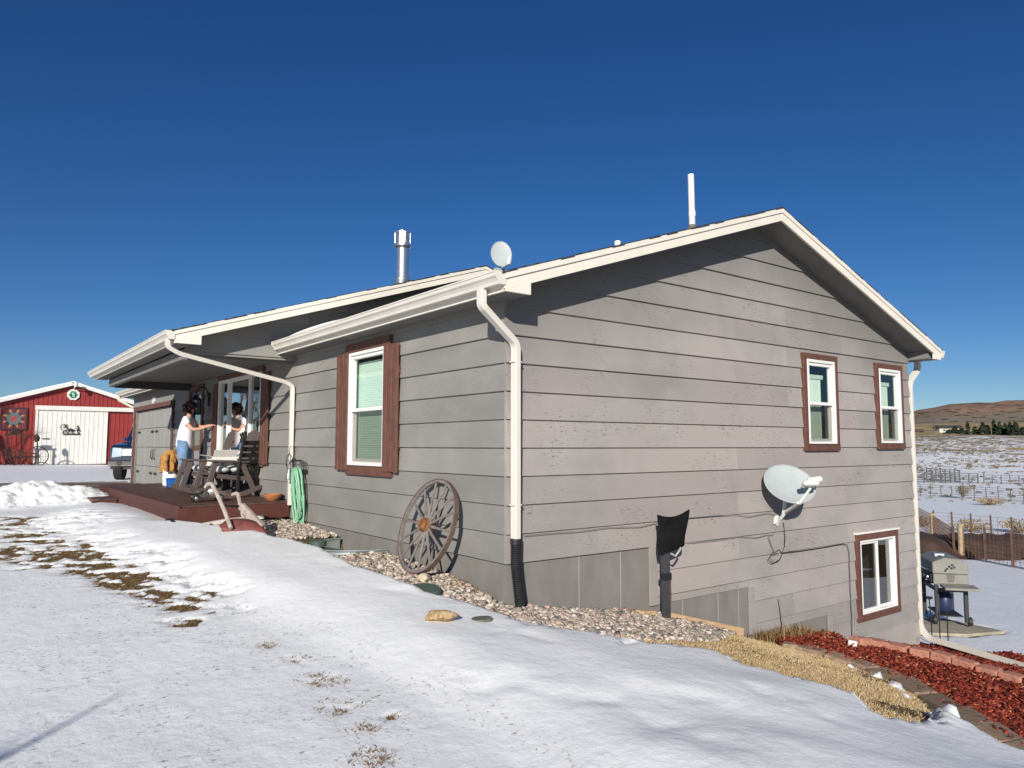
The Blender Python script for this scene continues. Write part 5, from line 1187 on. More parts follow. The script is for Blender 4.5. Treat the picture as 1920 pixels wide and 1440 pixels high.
# landscape timbers along the gravel
LT = M('new_timber', (.50, .34, .19), .8, .2, 6, .3, 40, stretch=(.6, 3, 3))
def timber(a, b_, label, h=.10, w_=.11):
    a, b_ = Vector(a), Vector(b_); c = (a+b_)/2; o = MB().bar(a-c, b_-c, w_, h).build('landscape_timber', LT, bevel=.01); o.location = c; tag(o, label, 'timber')
timber((1.62, -.17, -.66), (1.85, -.15, -.69), 'short pale timber left of the covered post'); a = on_ground(1290, 1172); timber((2.05, -.15, -.73), (3.35, -.17, -1.085), 'long pale timber holding back the gravel below the wall')
o = MB().tube([tuple(on_y(1462, 1120, -.06)), tuple(on_y(1466, 1150, -.07)), tuple(on_y(1470, 1175, -.07)), tuple(on_y(1471, 1205, -.08))], [.006, .009, .010, .012], 6).build('dead_stalk', M('grey_twig', (.22, .19, .16), .9)); tag(o, 'single dry woody stalk standing against the foundation', 'plant')
# dead weeds at the foot of the wall
rs = np.random.default_rng(77); Vw, Fw, own_ = [], [], []
for u, v, k, h_ in ((1430, 1200, 260, .16), (1490, 1196, 260, .20), (1530, 1196, 160, .13), (1460, 1198, 200, .2), (1180, 1150, 120, .07), (1345, 1186, 80, .06), (875, 1085, 200, .07), (1200, 1175, 150, .05)):
    c = on_ground(u, v); c = np.array([c[0], min(c[1], -.08)]) if u > 960 else np.array([-.09, 0.55]); q = c+rs.normal(0, 1, (k, 2))*np.array([.14, .05] if u > 960 else [.04, .14]); V, Fx, ow = blades(q, h_, .9, rs, wid=.003); Fw.append(Fx+sum(map(len, Vw))); Vw.append(V)
V = np.concatenate(Vw); tag(np_mesh('dead_weeds', V, np.concatenate(Fw), br, tone=np.repeat(rs.uniform(0, 1, len(V)//5), 5)), kind='stuff', label='dead brown weeds at the foot of the gable wall')

# ------------------------------------------------------------------ the woman at the door
def skin_obj(name, verts, edges, radii, mat, parent, sub=2, root=0):
    me = bpy.data.meshes.new(name); me.from_pydata([tuple(v) for v in verts], edges, []); o = link(name, me, parent); me.materials.append(mat)
    me.skin_vertices.new() if hasattr(me.skin_vertices, 'new') and not len(me.skin_vertices) else None
    sk = o.modifiers.new('skin', 'SKIN'); sk.use_smooth_shade = True
    if not len(me.skin_vertices):
        bm = bmesh.new(); bm.from_mesh(me); bm.verts.layers.skin.verify(); bm.to_mesh(me); bm.free()
    for i, r in enumerate(radii):
        sv = me.skin_vertices[0].data[i]; sv.radius = (r, r) if not isinstance(r, tuple) else r; sv.use_root = (i == root)
    s_ = o.modifiers.new('sub', 'SUBSURF'); s_.levels = sub; s_.render_levels = sub
    return o
def chain(parts):
    """parts: dict name -> (list of (x,y,z,r), attach (name, idx) or None)"""
    V, E_, R, base = [], [], [], {}
    for nm, (pts, at_) in parts.items():
        base[nm] = len(V)
        for i, p in enumerate(pts):
            V.append(p[:3]); R.append(p[3])
            if i: E_.append((len(V)-2, len(V)-1))
        if at_: E_.append((base[at_[0]]+at_[1], base[nm]))
    return V, E_, R
PX, PY = -.50, 10.2
per = thing('person', 'person in white t-shirt and blue jeans reaching toward the entry door', 'person', (PX, PY, DZ), -.6)
SKIN = M('skin', (.50, .27, .19), .55, .06, 9); TEE = M('white_tee', (.68, .68, .72), .85, .04, 6, .25, 14); JEAN = M('blue_jeans', (.13, .22, .36), .9, .25, 9, .3, 40); HAIR = M('dark_curls', (.050, .024, .016), .6, .6, 22, 1.0, 45); SHOE = M('shoe', (.05, .045, .045), .7)
# faces +x; right side (-y) toward the camera; leans a little forward
B = {'spine': ([(0, 0, .92, .105), (.01, 0, 1.05, .115), (.035, 0, 1.22, .125), (.05, 0, 1.36, .12), (.06, 0, 1.43, .06), (.075, 0, 1.49, .048), (.10, 0, 1.56, .075), (.105, 0, 1.64, .085), (.10, 0, 1.69, .05)], None)}
for s_, nm in ((-1, 'r'), (1, 'l')):
    y = s_*.17; up_ = .0 if s_ < 0 else .06
    B['arm_'+nm] = ([(.05, y*.95, 1.375, .055), (.12, y*1.18, 1.28, .046), (.235, y*1.25, 1.17+up_, .040), (.36, y*1.05, 1.19+up_, .033), (.48, y*.85, 1.235+up_, .026), (.53, y*.82, 1.25+up_, .030), (.57, y*.80, 1.26+up_, .027)], ('spine', 3))
    for k, (dy, ln_f) in enumerate(((-.026, .055), (-.009, .068), (.009, .064), (.026, .05))):
        B[f'f{nm}{k}'] = ([(.592, y*.80+dy*.9, 1.266+up_, .0105), (.592+ln_f*.55, y*.80+dy*1.1, 1.268+up_, .009), (.592+ln_f, y*.80+dy*1.1, 1.252+up_, .0075)], ('arm_'+nm, 6))
    B['t'+nm] = ([(.545, y*.80-s_*.032, 1.272+up_, .011), (.575, y*.80-s_*.045, 1.285+up_, .009)], ('arm_'+nm, 5))
    B['leg_'+nm] = ([(0, s_*.085, .86, .085), (.01, s_*.095, .66, .072), (.02, s_*.10, .48, .062), (.0, s_*.10, .30, .056), (-.02, s_*.10, .09, .040), (.03, s_*.105, .035, .036), (.13, s_*.115, .025, .030)], ('spine', 0))
V, E_, R = chain(B); body = skin_obj('body', V, E_, R, SKIN, per)
T = {'t': ([(-.005, 0, .76, .17), (-.005, 0, .88, .175), (.0, 0, 1.03, .165), (.03, 0, 1.22, .160), (.045, 0, 1.35, .148), (.058, 0, 1.425, .075)], None)}
for s_, nm in ((-1, 'r'), (1, 'l')): T['s'+nm] = ([(.05, s_*.165, 1.38, .082), (.105, s_*.195, 1.30, .074), (.135, s_*.205, 1.265, .070)], ('t', 4))
V, E_, R = chain(T); skin_obj('t_shirt', V, E_, R, TEE, per)
J = {'j': ([(0, 0, 1.04, .13), (0, 0, .90, .165)], None)}
for s_, nm in ((-1, 'r'), (1, 'l')): J['l'+nm] = ([(0, s_*.085, .82, .135), (.01, s_*.095, .66, .115), (.02, s_*.10, .46, .085), (.0, s_*.10, .26, .072), (-.02, s_*.10, .07, .062)], ('j', 1))
V, E_, R = chain(J); skin_obj('jeans', V, E_, R, JEAN, per)
for s_ in (-1, 1): MB().blob((.045, s_*.108, .04), .13, .05, .045, 12, 8).build('shoe', SHOE, per, smooth=True)
rh = random.Random(9); mb = MB(); mb.blob((.075, 0, 1.63), .105, .105, .115, 18, 12, .05, 3)
for k in range(70):
    th, ph = rh.uniform(0, 6.28), rh.uniform(-.9, 1.5); d = Vector((math.cos(ph)*math.cos(th), math.cos(ph)*math.sin(th), math.sin(ph)))
    if d.x > .45 and d.z < .35: continue
    c_ = Vector((.065, 0, 1.615))+Vector((d.x*.118, d.y*.118, d.z*.125)); r = rh.uniform(.022, .038); mb.blob(c_, r, r, r, 7, 5, .15, k)
mb.build('hair', HAIR, per, smooth=True)
MB().blob((.205, 0, 1.595), .018, .014, .02, 8, 6).build('nose', SKIN, per, smooth=True)
for y in (-.032, .032): MB().blob((.178, y, 1.622), .012, .014, .009, 8, 6).build('eye', M('eye', (.03, .02, .02), .2), per, smooth=True)
MB().blob((.178, 0, 1.548), .014, .026, .008, 8, 6).build('mouth', M('lip', (.35, .10, .09), .5), per, smooth=True)

# ------------------------------------------------------------------ red barn
YB = 43.5; BPX, BPZ, BSL, HW = 1.14, 4.62, .325, 7.2
RED = M('barn_red', (.235, .030, .028), .5, .12, 1.2, .05, 20, rand=.04); BWH = M('barn_white', (.62, .615, .58), .5, .05, 1.5); 
barn = thing('barn', 'red metal pole barn with a white sliding door and snow on its roof', 'barn', (BPX, YB, 0))
def rib_panel(a0, a1, ztop, z0, y, mat, name, par, pitch=.23, th=.028):
    mb = MB(); n_ = max(1, int(round((a1-a0)/pitch))); st = (a1-a0)/n_
    for i in range(n_):
        x0, x1 = a0+i*st, a0+(i+1)*st
        mb.add([(x0, y, z0), (x1-.045, y, z0), (x1-.045, y, ztop(x1-.045)), (x0, y, ztop(x0))], [(0, 1, 2, 3)])
        mb.add([(x1-.045, y, z0), (x1-.03, y-th, z0), (x1-.015, y-th, z0), (x1, y, z0), (x1-.045, y, ztop(x1)), (x1-.03, y-th, ztop(x1)), (x1-.015, y-th, ztop(x1)), (x1, y, ztop(x1))], [(0, 1, 5, 4), (1, 2, 6, 5), (2, 3, 7, 6)])
    return wp(mb, name, mat, par)
roofz = lambda x: BPZ-abs(x-BPX)*BSL
x = BPX-HW
while x < BPX+HW-.1:
    x1 = min(x+.92, BPX+HW); rib_panel(x, x1, roofz, -.1, YB, RED, 'wall_panel', barn); x = x1
wp(MB().prism([(BPX-HW, YB+.05, -.3), (BPX+HW, YB+.05, -.3), (BPX+HW, YB+.05, roofz(BPX+HW)), (BPX, YB+.05, BPZ), (BPX-HW, YB+.05, roofz(BPX-HW))], (0, 15, 0)), 'wall', RED, barn)
for s_ in (-1, 1):
    e = BPX+s_*(HW+.35); ez = BPZ-(HW+.35)*BSL
    rfb = wp(MB().prism([(BPX, YB-.3, BPZ+.02), (e, YB-.3, ez+.02), (e, YB-.3, ez+.10), (BPX, YB-.3, BPZ+.10)], (0, 15.6, 0)), 'roof', GALV, barn)
    o = wp(MB().prism([(BPX, YB-.33, BPZ-.06), (e, YB-.33, ez-.06), (e, YB-.33, ez+.105), (BPX, YB-.33, BPZ+.105)], (0, .03, 0)), 'rake_trim', BWH, barn)
    vs, fs = [], []; NXs = 30
    for i in range(NXs):
        a = i/(NXs-1); xx = BPX+(e-BPX)*a; zz = BPZ+(ez-BPZ)*a+.10; h_ = .05+.09*vnoise(np.array([xx]), np.array([s_*3.]), .5, 6, 2)[0]
        for yy, hh in ((YB-.34, 0), (YB-.35, h_*.7), (YB-.25, h_), (YB+6, h_), (YB+15, h_)): vs.append((xx, yy, zz+hh))
    for i in range(NXs-1):
        for k in range(4): fs.append((i*5+k, i*5+k+1, i*5+6+k, i*5+5+k))
    wp(MB().add(vs, fs), 'roof_snow', sm, barn, smooth=True)
drx0, drx1 = on_y(67, 860, YB-.12)[0], on_y(199, 860, YB-.12)[0]
dz0, dz1 = .03, 3.10
do = wp(MB().box(drx0, drx1, YB-.10, YB-.04, dz0, dz1), 'sliding_door', BWH, barn)
x = drx0
while x < drx1-.1:
    x1 = min(x+.92, drx1); mb = MB(); mb2 = rib_panel(x, x1, lambda q: dz1, dz0, YB-.105, BWH, 'door_panel', barn, .23, .022); mb2.parent = do; x = x1
wp(MB().box(drx0-.12, drx0, YB-.15, YB-.03, dz0, dz1+.02), 'door_stile', BWH, barn); 
wp(MB().box(drx0-.15, BPX+6.4, YB-.22, YB-.02, dz1, dz1+.24), 'track_cover', BWH, barn)
wp(MB().box(drx0+.25, drx0+.6, YB-.17, YB-.13, 1.45, 1.50), 'door_handle', IRON, barn)
# nativity style metal cut-out on the door
an = thing('door_ornament', 'black metal cut-out ornament on the white barn door', 'ornament', (0, 0, 0)); c_ = on_y(134, 807, YB-.16)
mb = MB()
for a, h_, w_ in ((-.32, .50, .2), (-.12, .30, .22), (.05, .26, .2), (.33, .42, .2)):
    for k in range(16):
        q = random.Random(k+int(a*100)); mb.blob((c_[0]+a+q.uniform(-w_, w_)*.5, YB-.16, c_[2]-.18+q.uniform(0, h_)), q.uniform(.02, .05), .008, q.uniform(.02, .06), 6, 4)
mb.bar((c_[0]-.42, YB-.16, c_[2]-.22), (c_[0]+.45, YB-.16, c_[2]-.22), .012, .07); mb.build('cut_out', IRON, an)
MB().tube([(c_[0]-.36+.2*math.cos(t), YB-.16, c_[2]+.18+.17*math.sin(t)) for t in np.linspace(.3, 5.6, 16)], .012, 5).build('crescent', IRON, an)
# octagon shamrock sign
sg = thing('shamrock_sign', 'white octagonal sign with a green shamrock and letter S on the barn gable', 'sign', (0, 0, 0)); c_ = on_y(137.5, 740, YB-.06)
oc = lambda r, y: [(c_[0]+r*math.cos(math.pi/8+k*math.pi/4), y, c_[2]+r*math.sin(math.pi/8+k*math.pi/4)) for k in range(8)]
MB().prism(oc(.335, YB-.09), (0, .05, 0)).build('board', BWH, sg); GRN = M('shamrock_green', (.02, .17, .085), .5); MBR = M('mint', (.55, .82, .68), .5)
for k in range(3):
    t = math.pi/2+k*2*math.pi/3
    for s_ in (-1, 1): MB().prism([(c_[0]+.105*math.cos(t)+.062*math.cos(t+s_*1.35)+.085*math.cos(a), YB-.098, c_[2]+.0+.105*math.sin(t)+.062*math.sin(t+s_*1.35)+.085*math.sin(a)) for a in np.linspace(0, 6.28, 15)[:-1]], (0, .0045+.001*k, 0)).build('leaf', GRN, sg)
MB().bar((c_[0], YB-.096, c_[2]-.03), (c_[0]-.01, YB-.096, c_[2]-.24), .035, .006, (0, 1, 0)).build('stem', GRN, sg)
sp_ = [(c_[0]+.055*math.cos(a), YB-.106, c_[2]+.055+.05*math.sin(a)) for a in np.linspace(.5, 4.5, 9)]+[(c_[0]+.055*math.cos(a), YB-.106, c_[2]-.05+.05*math.sin(a)) for a in np.linspace(1.4, -2.6, 9)]
MB().tube(sp_, .018, 5).build('letter', MBR, sg)
# gable light
lt = thing('yard_light', 'white barn yard light on a curved arm at the gable peak', 'lamp', (0, 0, 0)); c_ = on_y(140, 722, YB-.3)
MB().tube([(c_[0], YB-.02, c_[2]-.25), (c_[0], YB-.4, c_[2]-.1), (c_[0], YB-.8, c_[2]+.05)], .03, 6).build('arm', BWH, lt); MB().lathe([(.05, .16), (.11, .1), (.12, 0), (.06, -.14)], 12, (c_[0], YB-.8, c_[2])).build('shade', BWH, lt, smooth=True); MB().box(c_[0]-.18, c_[0]-.02, YB-.85, YB-.75, c_[2]+.02, c_[2]+.14).build('ballast', M('lamp_grey', (.3, .33, .3), .5), lt)
# barn quilt
qu = thing('barn_quilt', 'square painted barn quilt with an eight pointed star', 'sign', (0, 0, 0)); c_ = on_y(26, 785, YB-.08); hq = .60
QM = {k: M('quilt_'+k, c__, .6) for k, c__ in (('maroon', (.13, .022, .03)), ('gold', (.50, .27, .06)), ('slate', (.10, .12, .125)), ('dark', (.03, .025, .025)), ('red', (.33, .05, .05)))}
MB().box(c_[0]-hq, c_[0]+hq, YB-.07, YB-.035, c_[2]-hq, c_[2]+hq).build('board', QM['maroon'], qu); 
frame(MB(lambda p: (p[0], YB-.085-p[1], p[2])), c_[0]-hq-.02, c_[0]+hq+.02, c_[2]-hq-.02, c_[2]+hq+.02, .06, -.02, .012).build('border', QM['dark'], qu)
def star(r0, r1, ph, y, mt, nm):
    for k in range(8):
        t = ph+k*math.pi/4; f_ = math.pi/8
        MB().prism([(c_[0], y, c_[2]), (c_[0]+r1*math.cos(t-f_), y, c_[2]+r1*math.sin(t-f_)), (c_[0]+r0*math.cos(t), y, c_[2]+r0*math.sin(t)), (c_[0]+r1*math.cos(t+f_), y, c_[2]+r1*math.sin(t+f_))], (0, .003, 0)).build(nm, mt, qu)
star(.50, .30, 0, YB-.076, QM['dark'], 'star_point'); star(.57, .24, math.pi/8, YB-.080, QM['gold'], 'star_point'); star(.42, .31, math.pi/8, YB-.084, QM['slate'], 'star_point'); star(.20, .12, 0, YB-.088, QM['red'], 'star_point')
# old farm implement under the quilt
im = thing('horse_rake', 'rusty old horse-drawn implement with spoked iron wheels by the barn', 'implement', (0, 0, 0)); IR = M('old_iron', (.05, .028, .022), .8, .4, 9, metal=.2)
def iw(cx, cy, r, z0, nsp=10, nm='wheel', par=None):
    MB().tube([(cx+r*math.cos(t), cy, z0+r+r*math.sin(t)) for t in np.linspace(0, 6.283, 33)[:-1]], .028, 6, closed=True).build(nm, IR, par)
    m = MB()
    for k in range(nsp): t = k*2*math.pi/nsp; m.bar((cx, cy, z0+r), (cx+r*math.cos(t), cy, z0+r+r*math.sin(t)), .018, .018)
    m.lathe([(.07, -.08), (.07, .08)], 10, (cx, cy, z0+r), (0, 1, 0)); m.build('spokes', IR, par)
yi = YB-1.6; xw1, xw2 = on_y(20, 850, yi)[0], on_y(72, 850, yi)[0]; zb0 = tz(0, yi)
iw(xw1, yi, .48, zb0, par=im); iw(xw2-.05, yi, .52, zb0, par=im); iw(xw1+.35, yi+.9, .42, zb0, par=im)
for z in (.5, .7): MB().bar((xw1, yi, zb0+z), (xw2, yi, zb0+z*.95), .06, .06).build('axle', IR, im)
for k in range(9): a = xw1+(xw2-xw1)*k/8; MB().tube([(a, yi, zb0+.55), (a, yi-.35, zb0+.45), (a, yi-.5, zb0+.15), (a, yi-.35, zb0+.03)], .014, 5).build('tine', IR, im)
aa = on_y(13, 815, yi)[0]; bb_ = on_y(46, 815, yi)[0]; zt = on_y(30, 815, yi)[2]
for a in (aa, bb_): MB().bar((a, yi, zb0+.4), (a, yi, zt), .07, .07).build('upright', IR, im); MB().blob((a, yi-.05, zt-.35), .07, .07, .1, 10, 6).build('lantern', IR, im)
MB().bar((aa-.1, yi, zt), (bb_+.1, yi, zt), .08, .08).build('crossbar', IR, im); MB().blob(((aa+bb_)/2, yi, zt+.14), .3, .08, .1, 12, 6, .2, 4).build('sign_board', IR, im)
MB().bar((xw2, yi, zb0+.55), (xw2-.1, yi-.1, zb0+1.45), .05, .05).build('lever', IR, im); MB().blob((xw2-.12, yi, zb0+1.5), .16, .1, .22, 10, 6, .2, 9).build('seat', IR, im)
sb = thing('evergreen_bush', 'dark scraggly bush in a planter by the barn door', 'plant', (0, 0, 0)); c_ = on_ground(200, 866)
# ------------------------------------------------------------------ leaf helpers, bushes and trees
def leaf_cloud(centers, radii, per_, size, rs, flat=1.0):
    P_, S_ = [], []
    for c, r, k in zip(centers, radii, per_):
        d = rs.normal(size=(k, 3)); d /= np.linalg.norm(d, axis=1)[:, None]; q = np.array(c)+d*(np.array(r)*rs.uniform(.35, 1.0, (k, 1))**.6); P_.append(q)
    P_ = np.concatenate(P_); N = len(P_); sc = rs.uniform(.6, 1.3, N)*size
    base = (np.array([(-1, -.5, 0), (1, -.5, 0), (1, .5, .15), (-1, .5, .15)], float), np.array([(0, 1, 2, 3)]))
    V, Fx, own = scatter([base], P_, np.column_stack([sc, sc, sc]), euler_mats(rs.uniform(-1.2, 1.2, N), rs.uniform(-1.2, 1.2, N), rs.uniform(0, 6.28, N)), np.zeros(N, int))
    return V, Fx, own, N
EVG = attr_mat('evergreen', [(0, (.010, .016, .010)), (.5, (.025, .04, .022)), (1, (.055, .075, .04))], .8)
SAGE = attr_mat('sage', [(0, (.07, .06, .045)), (.5, (.16, .135, .095)), (1, (.33, .27, .17))], .9)
TWIG = M('bare_bark', (.13, .105, .085), .9, .3, 9, .4, 30)
rs = np.random.default_rng(5)
V, Fx, own, N = leaf_cloud([(c_[0]+rs.uniform(-.6, .5), c_[1]-1.5+rs.uniform(-.2, .2), c_[2]+.55+rs.uniform(-.2, .35)) for _ in range(8)], [(.3, .2, .2)]*8, [40]*8, .07, rs)
np_mesh('foliage', V, Fx, EVG, sb, tone=rs.uniform(0, 1, N)[own]); MB().cyl((c_[0]-.05, c_[1]-1.5, c_[2]), (c_[0]-.05, c_[1]-1.5, c_[2]+.45), .12, 10, .16).build('planter', RUST, sb)
def bare_tree(name, label, base, h, seed, spread=.5, thick=.12, levels=4, lean=(0, 0), group=None):
    t = thing(name, label, 'tree', base, 0, group); rt = random.Random(seed); trunk, crown = MB(), MB()
    def grow(p, d, L, r, lv):
        n_ = 5; pts = [p]; dd = d.copy(); rr = [r]
        for i in range(n_):
            dd = (dd+Vector((rt.uniform(-1, 1), rt.uniform(-1, 1), rt.uniform(-.3, .8)))*.13).normalized(); pts.append(pts[-1]+dd*(L/n_)); rr.append(r*(1-.55*(i+1)/n_))
        (trunk if lv == 0 else crown).tube(pts, rr, 7 if lv < 2 else 4)
        if lv < levels:
            for k in range(rt.randint(3, 5) if lv else 6):
                f_ = rt.uniform(.35, 1.0); i = min(int(f_*n_), n_-1); q = pts[i].lerp(pts[i+1], f_*n_-i); a = rt.uniform(0, 6.28)
                nd = (dd+Vector((math.cos(a), math.sin(a), rt.uniform(-.1, .6)))*spread*1.5).normalized(); grow(q, nd, L*rt.uniform(.45, .68), rr[i]*.55, lv+1)
    grow(Vector((0, 0, -.1)), Vector((lean[0], lean[1], 1)).normalized(), h*.5, thick, 0)
    trunk.build('trunk', TWIG, t, smooth=True); crown.build('crown', TWIG, t); return t
bare_tree('bare_tree', 'large bare leafless tree across the driveway from the garage', (-8.5, 36, 0), 11, 3, .6, .24, 4)
bare_tree('bare_tree', 'smaller bare tree set back behind the large one past the barn yard', (-11.5, 43, 0), 8, 12, .55, .17, 4)
# thin sapling behind the camera whose shadow falls on the yard
tip = np.array(on_ground(240, 1298)); hh = 3.3; bs = tip[:2]-np.array([SUN_DIR.x, SUN_DIR.y])/math.hypot(SUN_DIR.x, SUN_DIR.y)*hh/math.tan(SUN_EL)
sp2 = thing('bare_sapling', 'slender bare sapling standing in the front yard', 'tree', (bs[0], bs[1], tz(*bs)))
zz = tip[2]-tz(*bs)+hh
MB().tube([(0, 0, -.1), (.02, .01, zz*.4), (-.02, .02, zz*.8), (0, 0, zz)], [.06, .05, .035, .006], 8).build('trunk', TWIG, sp2, smooth=True)
mb = MB()
for k, (f_, L) in enumerate(((.55, .9), (.68, .7), (.80, .42), (.88, .25))):
    a = k*2.4+.7; mb.tube([(0, 0, zz*f_), (L*.5*math.cos(a), L*.5*math.sin(a), zz*f_+L*.25), (L*.8*math.cos(a), L*.8*math.sin(a), zz*f_+L*.45)], [.018, .012, .003], 5)
mb.build('crown', TWIG, sp2)

# ------------------------------------------------------------------ pickup beyond the garage
tr = thing('pickup_truck', 'dark blue pickup truck parked nose out beyond the garage corner', 'truck', (.45, 19.75, 0), 0)
NAVY = M('navy_paint', (.010, .020, .050), .25, coat=.8); CHR = M('chrome', (.62, .63, .62), .18, metal=1.0); 
tx0 = -.95
def tp_(mb, nm, mt, par=None, **k): return mb.build(nm, mt, par or tr, **k)
tp_(MB().prism([(-.93, 0.05, .50), (-.93, 0.05, .98), (-.90, .15, 1.10), (-.88, 1.30, 1.20), (-.84, 2.0, 1.22), (-.84, 5.4, 1.22), (-.93, 5.4, .5)], (1.86, 0, 0)), 'body', NAVY, bevel=.04)
cb = tp_(MB().prism([(-.82, 1.35, 1.20), (-.74, 2.05, 1.80), (-.74, 3.6, 1.82), (-.82, 3.75, 1.20)], (1.62, 0, 0)), 'cab', NAVY, bevel=.05)
MB().add([(-.72, 1.42, 1.25), (.70, 1.42, 1.25), (.64, 2.0, 1.76), (-.66, 2.0, 1.76)], [(0, 1, 2, 3)]).build('windshield', GLASSD, cb)
tp_(MB().box(-.55, .55, -.02, .05, .76, .98), 'grille', M('grille_chrome', (.66, .66, .60), .35, .2, 25, metal=.3), bevel=.01)
for x in (-.86, .56):
    hl = tp_(MB().prism([(x, .02, .70), (x+.30, .0, .74), (x+.30, .0, 1.0), (x+.02, .03, 1.02)], (0, .10, 0)), 'headlight', M('lamp_glass', (.45, .58, .66), .12, metal=.3), bevel=.015)
bm_ = tp_(MB().prism([(-.95, -.02, .44), (.95, -.02, .44), (.93, -.05, .62), (-.93, -.05, .62)], (0, .16, 0)), 'bumper', CHR, bevel=.03)
for x in (-.62, .62): MB().lathe([(.075, 0), (.075, .03), (.05, .03)], 14, (x, -.03, .53), (0, -1, 0)).build('fog_lamp', BLACK, bm_)
tp_(MB().box(-.9, .9, .1, 5.2, .34, .5), 'underbody', BLACK)
for x in (-.80, .80):
    for y in (.85, 4.3):
        wl = tp_(MB().lathe([(.24, -.11), (.36, -.12), (.38, -.08), (.38, .08), (.36, .12), (.24, .11)], 22, (x*.86, y-.45*(y < 1), .38), (1, 0, 0)), 'wheel', M('tyre', (.015, .015, .016), .85), smooth=True); MB().lathe([(.24, -.09), (.1, -.05), (.1, .05), (.24, .09)], 18, (x*.86, y-.45*(y < 1), .38), (1, 0, 0)).build('rim', CHR, wl, smooth=True)
for x in (-.93, .93): tp_(MB().blob((x, 1.75, 1.30), .07, .04, .06, 10, 6), 'mirror', NAVY, smooth=True)
tr.location = (.50, 19.85, tz(.5, 20)+.02); tr.rotation_euler = (0, 0, -.40)

# ------------------------------------------------------------------ barbecue on the patio
o = MB().prism([(x, y, tz(x, y)) for x, y in PATIO], (0, 0, .05)).build('patio', M('patio_stone', (.36, .33, .25), .9, .25, 3, .3, 30)); tag(o, kind='structure')
gz = tz(10.5, .5)+.055
gp_ = on_z(1795, 1176, gz)
gl = thing('gas_grill', 'greyish beige gas barbecue on black legs behind the house corner', 'grill', (gp_[0]+.1, gp_[1]+.12, gz), math.radians(-52))
GB = M('grill_beige', (.20, .20, .175), .5, .12, 6); GK = M('grill_black', (.02, .022, .024), .55)
# local: x to the right along the short end seen in the picture, y away along the body
for x in (-.24, .24):
    for y in (.0, .85): MB().box(x-.032, x+.032, y-.032, y+.032, .0 if y > .1 else .06, .72).build('leg', GK, gl)
for y in (0, .85): MB().box(-.208, .208, y-.02, y+.02, .60, .66).build('cross_rail', GK, gl)
for x in (-.24, .24):
    MB().box(x-.02, x+.02, .032, .82, .60, .66).build('side_rail', GK, gl); wl = MB().lathe([(.04, -.03), (.075, -.03), (.08, -.01), (.08, .01), (.075, .03), (.04, .03)], 16, (x+(.05 if x > 0 else -.05), .0, .08), (1, 0, 0)).build('wheel', GK, gl, smooth=True)
MB().box(-.2, .2, .04, .8, .14, .16).build('lower_shelf', GK, gl)
MB().prism([(-.29, -.03, .74), (.29, -.03, .74), (.29, -.03, .92), (-.29, -.03, .92)], (0, .92, 0)).build('firebox', GB, gl, bevel=.01)
hd_ = MB().prism([(-.30, -.04, .925), (.30, -.04, .925), (.29, -.04, 1.12), (.18, -.04, 1.20), (-.10, -.04, 1.22), (-.30, -.04, 1.13)], (0, .94, 0)).build('hood', GB, gl, bevel=.015)
for k, (a, h_) in enumerate(((-.06, 1.02), (-.02, 1.06), (.03, 1.09), (.06, 1.05), (.015, 1.03), (-.09, .985))): MB().lathe([(.022, 0), (.022, .004)], 10, (a, -.041, h_), (0, -1, 0)).build('vent_hole', GK, hd_)
MB().prism([(-.07, -.034, .92), (.07, -.034, .92), (.05, -.034, .78), (-.05, -.034, .78)], (0, -.006, 0)).build('side_bracket', M('grill_shade', (.12, .12, .11), .6), gl)
MB().tube([(-.34, .1, .98), (-.37, .14, .98), (-.37, .72, .98), (-.34, .76, .98)], .014, 8).build('hood_handle', GALV, gl); MB().box(-.14, .02, .38, .5, 1.205, 1.235).build('thermometer', GALV, gl)
MB().box(-.31, -.292, .05, .82, .76, .90).build('control_panel', GK, gl)
for k in range(3): MB().lathe([(.03, 0), (.025, .03)], 12, (-.31, .2+k*.24, .83), (-1, 0, 0)).build('knob', GALV, gl)
MB().prism([(-.20, -.06, .705), (.36, -.06, .705), (.36, -.40, .69), (-.20, -.40, .69)], (0, 0, .045)).build('side_shelf', GB, gl, bevel=.008)
MB().lathe([(.12, 0), (.15, .05), (.15, .28), (.10, .36)], 16, (0, .45, .165)).build('gas_bottle', M('bottle_blue', (.02, .03, .08), .4), gl, smooth=True)
# thin garden stakes and a stand at the corner
for u, h_, lb in ((1748, .75, 'tilted black metal plant stake beside the white drain pipe'), (1763, .55, 'short black metal plant stake behind the drain pipe'), (1778, .62, 'thin black metal garden stake farthest from the house corner')):
    p = on_z(u, 1212, tz(9, -.1)); o = MB().tube([(0, 0, -.1), (.01, 0, h_*.6), (-.04 if u < 1755 else .0, 0, h_)], .010, 6).build('garden_stake', IRON); o.location = (p[0], p[1], tz(p[0], p[1])); tag(o, lb, 'stake')
    if u == 1748:
        c = MB().lathe([(.05, 0), (.06, .03), (.055, .03)], 12, (-.04, 0, h_)).build('cup', IRON, o)

